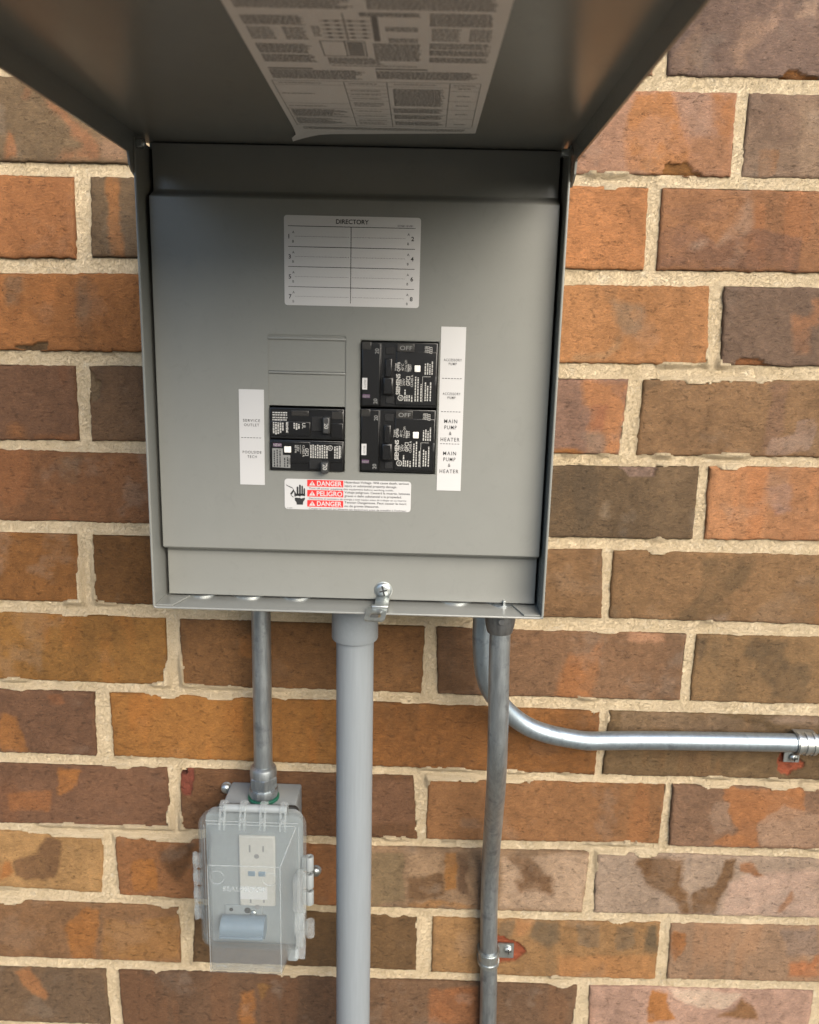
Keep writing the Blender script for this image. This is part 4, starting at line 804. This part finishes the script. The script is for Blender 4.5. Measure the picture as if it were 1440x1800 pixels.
text(L, 'NEW!', lx(482), lz(784.7), 1.9, YF - 1.4, width=6)
cx, cz = lx(581), lz(785.5)
for i in range(18):
    a, b_ = 2 * math.pi * i / 18, 2 * math.pi * (i + 1) / 18
    poly(L, [(cx + 2.1 * math.cos(a), cz + 2.1 * math.sin(a)), (cx + 2.1 * math.cos(b_), cz + 2.1 * math.sin(b_)), (cx + 1.6 * math.cos(b_), cz + 1.6 * math.sin(b_)), (cx + 1.6 * math.cos(a), cz + 1.6 * math.sin(a))][::-1], YF - 1.45)
text(L, 'UL', cx, cz, 1.3, YF - 1.45, 'C', -90, .02)
obj('lettering', L, M['lightprint'], b2, angle=0, recalc=False)['kind'] = 'stuff'
k = B()
for a in (482, 487, 492, 500, 505): greek(k, lz(821), lz(803 if a > 498 else 790), lx(a), 1.0, YF - 1.36, q_, .95, True, 2.2)
text(k, 'TEST', lx(507), lz(805), 1.7, YF - 1.36, 'L', -90, .01); obj('sticker_print', k, M['ink'], b2, angle=0, recalc=False)
k = B(); text(k, '20', lx(570), lz(812.5), 3.2, YF - 8.12, 'L', -90, .012); obj('rating', k, M['lightprint'], b2, angle=0, recalc=False)

# ---- cover screw and padlock hasp
k = B(); o = (280.8, LOW, -426.6)
lathe(k, o, (0, -1, 0), [(7.6, 0), (7.6, .6), (6.7, .8), (6.5, 1.2), (5.8, 1.8), (4.5, 2.3), (3.0, 2.55), (1.3, 2.6)], 32); sc = obj('cover_screw', k, M['zinc'], panel, angle=50)
k = B(); box(k, o[0] - .65, o[0] + .65, LOW - 2.85, LOW - 1.6, o[2] - 4.4, o[2] + 4.4); box(k, o[0] - 3.2, o[0] + 3.2, LOW - 2.8, LOW - 1.6, o[2] - .6, o[2] + .6)
bmesh.ops.rotate(k, cent=Vector((o[0], LOW, o[2])), matrix=Matrix.Rotation(rad(-14), 3, 'Y'), verts=k.verts); obj('driver_slot', k, M['ink'], sc)  # raised black bars stand in for the shade of the recess
k = B()
def hp(u, v): t = v; return Vector((277.6 + u - v * .12, -124 - v * .86, -432.2 - v * .40))
nh = 32; outer, inner = [], []
oo = rrect(-8.2, 8.2, 1, 18.5, 3.2, 7)
for i, (u, v) in enumerate(oo):
    outer.append((u, 19.5 - v)); a = math.atan2(v - 8.0, u); inner.append((5.2 * math.cos(a), 19.5 - (7.4 + 3.6 * math.sin(a))))
nrm = Vector((0, -.40, .86)).normalized() * -.0; th = Vector((0, .42, -.90)) * 1.5
A = [k.verts.new(hp(*p)) for p in outer]; Bq = [k.verts.new(hp(*p)) for p in inner]; A2 = [k.verts.new(hp(*p) + th) for p in outer]; B2 = [k.verts.new(hp(*p) + th) for p in inner]; N = len(A)
for i in range(N):
    j = (i + 1) % N; k.faces.new((A[i], A[j], Bq[j], Bq[i])); k.faces.new((A2[j], A2[i], B2[i], B2[j])); k.faces.new((A[j], A[i], A2[i], A2[j])); k.faces.new((Bq[i], Bq[j], B2[j], B2[i]))
box(k, 274.8, 286.2, -127, -103, -432.9, -431.4, .5); box(k, 272.5, 286.0, -128.5, -124.6, -434.2, -431.2, .8); lathe(k, (279.5, -129.5, -434.6), (0, -.42, .9), [(2.6, 0), (2.4, .5), (1.2, .9)], 18)
obj('padlock_hasp', k, M['zinc'], panel, angle=40)

# ------------------------------------------------------------------ conduits
def smooth(pts, n=8):
    P = [Vector(p) for p in pts]; P = [P[0] * 2 - P[1]] + P + [P[-1] * 2 - P[-2]]; out = []
    for i in range(1, len(P) - 2):
        a, b, c, d = P[i - 1:i + 3]
        for k in range(n):
            t = k / n; out.append(.5 * ((2 * b) + (c - a) * t + (2 * a - 5 * b + 4 * c - d) * t * t + (3 * b - a - 3 * c + d) * t ** 3))
    out.append(P[-2]); return out
R2 = 8.97
pv = thing('plastic_conduit', 'thick grey plastic conduit dropping straight down from the middle of the panel', 'conduit', (255, -72, -439))
k = B(); tube(k, [(254.9, -72, -436), (255.4, -71, -580), (256.2, -62, -900), (257, -58, -1200)], 16.7, 40); obj('pipe', k, M['pvc'], pv)
k = B(); lathe(k, (254.9, -72, -439.2), (0, 0, -1), [(20.2, 0), (20.5, .8), (20.5, 40), (20.0, 41.2), (16.9, 41.6)], 48); obj('coupling', k, M['pvc'], pv, angle=30)

GRP = 'metal conduits below the panel'
c1 = thing('metal_conduit', 'short straight galvanized conduit from the panel down into the clear covered outlet box', 'conduit', (163, -31, -439), GRP)
k = B(); tube(k, [(163, -31, -436), (163, -31, -540), (163, -31, -655)], R2, 32); obj('pipe', k, M['emt_dull'], c1)
k = B(); lathe(k, (163, -31, -630.5), (0, 0, -1), [(9.2, 0), (10.2, .4), (12.2, 2.0), (13.0, 5.0), (13.0, 10)], 32); lathe(k, (163, -31, -640.5), (0, 0, -1), [(12.6, 0), (14.3, 1.2), (14.3, 10.5), (13.2, 12)], 6)
lathe(k, (163, -31, -652.5), (0, 0, -1), [(12.4, 0), (12.4, 2), (13.9, 2.2), (14.2, 4), (14.2, 9), (13.4, 10.5)], 12)
obj('compression_fitting', k, M['emt_dull'], c1, angle=25)
k = B(); lathe(k, (163, -31, -663), (0, 0, -1), [(14.9, 0), (15.3, .6), (15.2, 2.6)], 32); obj('sealing_ring', k, M['green'], c1)

c2 = thing('metal_conduit', 'long dull galvanized conduit below the panel corner bending back to a strap on the wall', 'conduit', (380, -95, -439), GRP)
k = B(); tube(k, smooth([(380.6, -96, -436), (381.0, -96.0, -482.4), (382.7, -95.5, -535.2), (383.7, -94.0, -568.4), (384.7, -88.0, -593.7), (386.7, -70.0, -632.8), (388.9, -45.0, -678.6), (390.6, -25.0, -723.5), (391.6, -15.5, -756.4), (392.7, -11.8, -792.5), (394.4, -11.4, -840.6), (397.7, -11.4, -932.3), (401.7, -11.4, -1200)]), R2, 32); obj('pipe', k, M['emt_dull'], c2)
k = B(); lathe(k, (380.3, -95, -439.2), (0, 0, -1), [(12.9, 0), (12.9, 12), (12.2, 17), (11.2, 21), (10.6, 23.2), (9.3, 23.6)], 32); lathe(k, (380.3, -107, -449), (0, -1, 0), [(3.2, 0), (3.2, 1.6), (2.6, 2.2)], 14)
obj('set_screw_fitting', k, M['diecast'], c2, angle=40)

c3 = thing('metal_conduit', 'bright galvanized conduit curving out to the right along the bricks behind the dull one', 'conduit', (369, -50, -439), GRP)
pts = [(369.4, -50, -436), (369.4, -50, -470), (370.2, -49, -492), (373.6, -46, -520), (380.2, -41, -540), (391, -36, -556.5), (405, -32, -571.5), (421, -29, -583), (440, -27, -590.5), (460, -25, -595.3), (478, -24.6, -597.6), (494, -23, -597.9), (530, -21, -597.4), (572, -19.4, -597.2), (640, -15, -598.4), (702, -12.2, -599.4), (800, -11.6, -601), (1000, -11.4, -604)]
k = B(); tube(k, smooth(pts, 7), R2, 32); obj('pipe', k, M['emt_bright'], c3)

# ------------------------------------------------------------------ conduit straps
SG = 'one hole straps clamping the conduits to the bricks'
def pan_screw(k, o, d, r):
    lathe(k, o, d, [(r, 0), (r, r * .18), (r * .9, r * .45), (r * .62, r * .7), (r * .25, r * .82)], 20)
st = thing('conduit_strap', 'zinc strap with side screw over the chipped orange brick low on the dull conduit', 'pipe strap', (396, 0, -856), SG)
cx, cy = 395.0, -11.4
def prof(r):
    p = [(-r - .2, cy + 9.5)] + [(r * math.cos(a), cy + r * math.sin(a)) for a in [math.pi + math.pi * i / 18 for i in range(19)]] + [(r, cy + 8)]
    return p
pr = prof(9.2) + [(10.2, -1.2), (11.6, -.7), (27.5, -.7)]
k = B(); ribbon(k, pr, -1.3, lambda a, b, c: (cx + a, b, c), -864.5, -847.0)
for z in (-850.2, -861.2): ribbon(k, prof(10.3), -1.1, lambda a, b, c: (cx + a, b, c), z - 1.6, z + 1.6)
obj('band', k, M['zinc'], st, angle=40)
k = B(); pan_screw(k, (416.5, -2.0, -854.0), (0, -1, 0), 4.3); s_ = obj('screw', k, M['zinc'], st, angle=50)
k = B(); box(k, 416.1, 416.9, -5.8, -4.6, -857, -851); box(k, 413.4, 419.6, -5.75, -4.6, -854.4, -853.6); obj('driver_slot', k, M['dark'], s_)
st = thing('conduit_strap', 'zinc strap with bottom screw holding the bright sideways conduit near the right edge', 'pipe strap', (690, 0, -600), SG)
cz = -599.3; cy = -12.4
pr = [(11.0, -1.0), (9.4, cy + 8)] + [(9.4 * math.cos(a), cy - 9.4 * math.sin(a)) for a in [math.pi * i / 18 for i in range(19)]] + [(-9.4, cy + 8), (-10.4, -1.2), (-11.8, -.7), (-26.5, -.7)]
k = B(); ribbon(k, pr[1:-2], 1.3, lambda a, b, c: (c, b, cz + a), 684.5, 704.5)
ribbon(k, pr[-4:], 1.3, lambda a, b, c: (c, b, cz + a), 681.5, 697.0)
for x in (687, 694.6, 702): ribbon(k, [(10.7 * math.cos(a), cy - 10.7 * math.sin(a)) for a in [math.pi * i / 18 for i in range(19)]], 1.0, lambda a, b, c: (c, b, cz + a), x - 1.5, x + 1.5)
obj('band', k, M['zinc'], st, angle=40)
k = B(); pan_screw(k, (690.5, -2.2, -620.0), (.25, -1, -.1), 4.3); s_ = obj('screw', k, M['zinc'], st, angle=50)
k = B(); box(k, 690.3, 691.1, -6.2, -4.8, -623, -617.4); box(k, 687.8, 693.6, -6.2, -4.8, -620.6, -619.8); obj('driver_slot', k, M['dark'], s_)

# ------------------------------------------------------------------ outlet box with its clear in-use cover
ou = thing('outlet_box', 'weatherproof grey outlet box under a bulging clear plastic cover', 'outlet box', (160, 0, -810))
k = B(); box(k, 125, 196.5, -50, -3, -800, -666, 2.2, 3); obj('back_box', k, M['boxgrey'], ou)
for x, z in ((119.5, -672.5), (211, -765)):
    k = B(); lathe(k, (x, -2.8, z), (0, -1, 0), [(5.6, 0), (5.6, 2.2), (5.2, 2.6)], 20)
    ear = obj('mounting_ear', k, M['boxgrey'], ou); k = B(); pan_screw(k, (x, -5.2, z), (0, -1, 0), 5.4); obj('screw', k, M['zinc'], ear, angle=50)
k = B(); slab(k, rrect(121, 201, -806, -661, 6), -53.5, -50); obj('gasket', k, M['rubber'], ou)
k = B(); slab(k, rrect(112.5, 205.5, -809, -663, 10), -58.5, -53.5)
tube(k, [(131, -61, -659.2), (191.5, -61, -659.2)], 4.0, 20); box(k, 131, 191.5, -59, -54, -665, -659)
obj('cover_base', k, M['boxgrey'], ou, angle=40)
for z1, z0 in ((-709.5, -724.3), (-728.3, -743.3), (-746.8, -761.6)):
    k = B(); lathe(k, (212.2, -59, z0), (0, 0, 1), [(3.2, 0), (4.1, .6), (4.1, z1 - z0 - .5), (3.7, z1 - z0), (1.9, z1 - z0), (1.8, z1 - z0 - 3)], 20); box(k, 205, 210, -61.5, -56.5, z0 + .5, z1 - .5, .4); obj('hinge_lug', k, M['boxgrey'], ou, angle=40)
# receptacle
k = B(); box(k, 144.3, 179.2, -61.5, -58, -764.6, -688.5, 1.4); rc = obj('receptacle', k, M['nylon'], ou)
k = B()
for z in (-701.5, -757.0):
    for x, h in ((155.0, 7.6), (168, 6.4)): box(k, x - .8, x + .8, -61.8, -60, z - h / 2, z + h / 2)
    lathe(k, (161.5, -61.7, z - 8.2), (0, 1, 0), [(2.5, 0), (2.5, 1)], 14)
obj('slots', k, M['greyink'], rc)['kind'] = 'stuff'
k = B(); box(k, 153, 160, -62.4, -61, -731, -726, .4); box(k, 163, 170, -62.4, -61, -731, -726, .4); obj('reset_button', k, M['bluegrey'], rc)
k = B(); quad(k, 145.2, 171.5, -756.5, -742.3, -62.1); stk = obj('sticker', k, M['white'], rc, angle=0, recalc=False)
k = B(); box(k, 129, 166, -59.8, -58, -783.5, -765.2, .8); lathe(k, (135.5, -60.3, -770.5), (0, 1, 0), [(2.1, 0), (2.1, 1)], 14); gp = obj('mounting_plate', k, M['boxgrey'], ou)
k = B(); lathe(k, (135.4, -60.1, -770.0), (0, -1, 0), [(2.0, 0), (2.0, .3)], 16); lathe(k, (151.5, -60.1, -770.5), (0, -1, 0), [(3.2, 0), (3.2, .3)], 16); obj('screw_hole', k, M['dark'], gp)
k = B(); pan_screw(k, (142.8, -60, -779.3), (0, -1, 0), 2.5); pan_screw(k, (157.5, -60, -773), (0, -1, 0), 3.0); box(k, 155.5, 161.5, -62, -60, -783, -776, .5); obj('plate_screw', k, M['zinc'], gp)
k = B(); tube(k, [(127.5, -66, -784), (170, -66, -784)], 10.5, 24); box(k, 127.5, 170, -78.5, -74.5, -789, -786.5, .8); obj('cord_port_cover', k, M['bluegrey'], ou, angle=40)

# clear lid: a flanged frame that bulges forward, shallow at its top edge
def LP(x0, x1, z0, z1, r, y, ytop=None, n=7):
    out = []
    for x, z in rrect(x0, x1, z0, z1, r, n):
        t = (z - z0) / (z1 - z0); out.append((x, y if ytop is None else y + (ytop - y) * t, z))
    return out
k = B()
loops = [LP(108, 209.5, -808, -661.5, 13, -60), LP(107.6, 209.9, -808.4, -661.1, 13.2, -66.5), LP(109.0, 208.5, -807, -662.5, 12.4, -68.5), LP(113.5, 204.0, -803, -667.5, 9.5, -69.5), LP(115.5, 202.0, -801, -669.5, 8.5, -69.5),
         LP(117.2, 200.8, -800, -671.5, 8, -72.0), LP(121.5, 198.3, -799, -676.0, 6, -82.0), LP(127.0, 194.6, -797.4, -682.4, 3.2, -108.5, -109.5), LP(128.3, 193.6, -796.4, -683.4, 2.6, -110.8, -111.6), LP(131.0, 191.0, -794, -686, 2, -111.6, -112.2)]
loft(k, loops, False, True); bmesh.ops.recalc_face_normals(k, faces=k.faces)
bmesh.ops.solidify(k, geom=k.faces[:], thickness=1.6)
lid = obj('clear_lid', k, M['lid'], ou, angle=30)
for e in ([(129, -111.9, -684.2), (193.0, -111.9, -684.2)], [(193.2, -111.9, -684.4), (193.4, -111.2, -796)], [(193.4, -111.6, -684), (198.6, -83, -675.5), (201.2, -71, -671)], [(127.9, -111.4, -685), (128.0, -110.8, -796)],
          [(117, -70.6, -670.4), (200, -70.6, -670.4)], [(115, -70, -667.6), (203, -70, -667.6)], [(113.9, -70, -672), (113.9, -70, -800)], [(203.7, -70, -672), (203.7, -70, -800)]):
    k = B(); tube(k, e, .45, 8); obj('moulded_edge_glint', k, M['clear'], lid)  # paler thin tubes added so the lid's edges show bright glints
k = B(); text(k, 'SEALPROOF', 160.5, -709.3, 4.4, -112.9, 'C', width=38, bold=.006); ex = bmesh.ops.extrude_face_region(k, geom=k.faces[:]); [setattr(v.co, 'y', v.co.y + 1.2) for v in ex['geom'] if isinstance(v, bmesh.types.BMVert)]; obj('embossed_lettering', k, M['clear'], lid, angle=0)
k = B()
for x, z in ((136.5, -696), (184, -696)):
    a = [rad(20 + 14 * i) for i in range(24)]
    tube(k, [(x + 6.5 * math.cos(t), -112.3, z + 6.5 * math.sin(t)) for t in a], .35, 6)
for x in (138, 183): tube(k, [(x + 5 * math.cos(rad(t)), -111.2, -791.5 + 3 * math.sin(rad(t))) for t in range(20, 170, 15)], .4, 6)
obj('moulded_ring', k, M['clear'], lid)['kind'] = 'stuff'
for x in (131.2, 150.3, 169.4, 188.5):
    k = B()
    ribbon(k, [(-54.5, -657.5), (-56.5, -653.6), (-61, -652.3), (-65.6, -654), (-67.6, -659), (-69, -664), (-71.2, -669), (-71.8, -676)], 1.7, lambda a, b, c: (c, a, b), x - 3.2, x - 1.2)
    ribbon(k, [(-54.5, -657.5), (-56.5, -653.6), (-61, -652.3), (-65.6, -654), (-67.6, -659), (-69, -664), (-71.2, -669), (-71.8, -676)], 1.7, lambda a, b, c: (c, a, b), x + 1.2, x + 3.2)
    ribbon(k, [(-56.5, -653.6), (-61, -652.3), (-65.6, -654), (-67.6, -659)], 1.7, lambda a, b, c: (c, a, b), x - 1.2, x + 1.2)
    box(k, x - 2.2, x + 2.2, -71, -66.5, -669, -664.5, .5)
    obj('hinge_clip', k, M['clear'], ou, angle=40)
for z in (-711.5, -730.0, -748.5, -767.5):
    k = B(); box(k, 100.6, 109, -67.5, -60, z - 5.5, z + 3.5, 1.4); tube(k, [(102.6, -63.5, z - 11), (102.6, -63.5, z + 5)], 2.2, 12); box(k, 103.5, 109, -65, -61, z - 10.5, z - 7.5, .6); obj('side_hinge_clip', k, M['clear'], ou, angle=40)
k = B(); box(k, 198.5, 207.2, -78.5, -66, -756.5, -722, 1.2); box(k, 201.5, 210.5, -72.5, -66, -762, -718, 1.0)
ribbon(k, [(-69, -760), (-73, -768), (-74.5, -780), (-71.5, -792), (-67, -802), (-73.5, -812)], 1.6, lambda a, b, c: (c, a, b), 199.5, 209.5)
box(k, 201, 208.5, -76, -68, -797, -785, .8); obj('latch', k, M['clear'], ou, angle=40)
k = B(); lathe(k, (213.2, -62, -795), (0, 0, 1), [(4.2, 0)] + [(4.6 if i % 2 else 3.9, 1.0 + i * 1.9) for i in range(8)] + [(4.0, 17)], 20); box(k, 206, 211, -64.5, -59.5, -793, -780, .5); obj('latch_post', k, M['clear'], ou, angle=40)
k = B(); box(k, 190, 201, -62, -52, -826, -809, 2.5, 3); obj('padlock_lug', k, M['boxgrey'], ou)
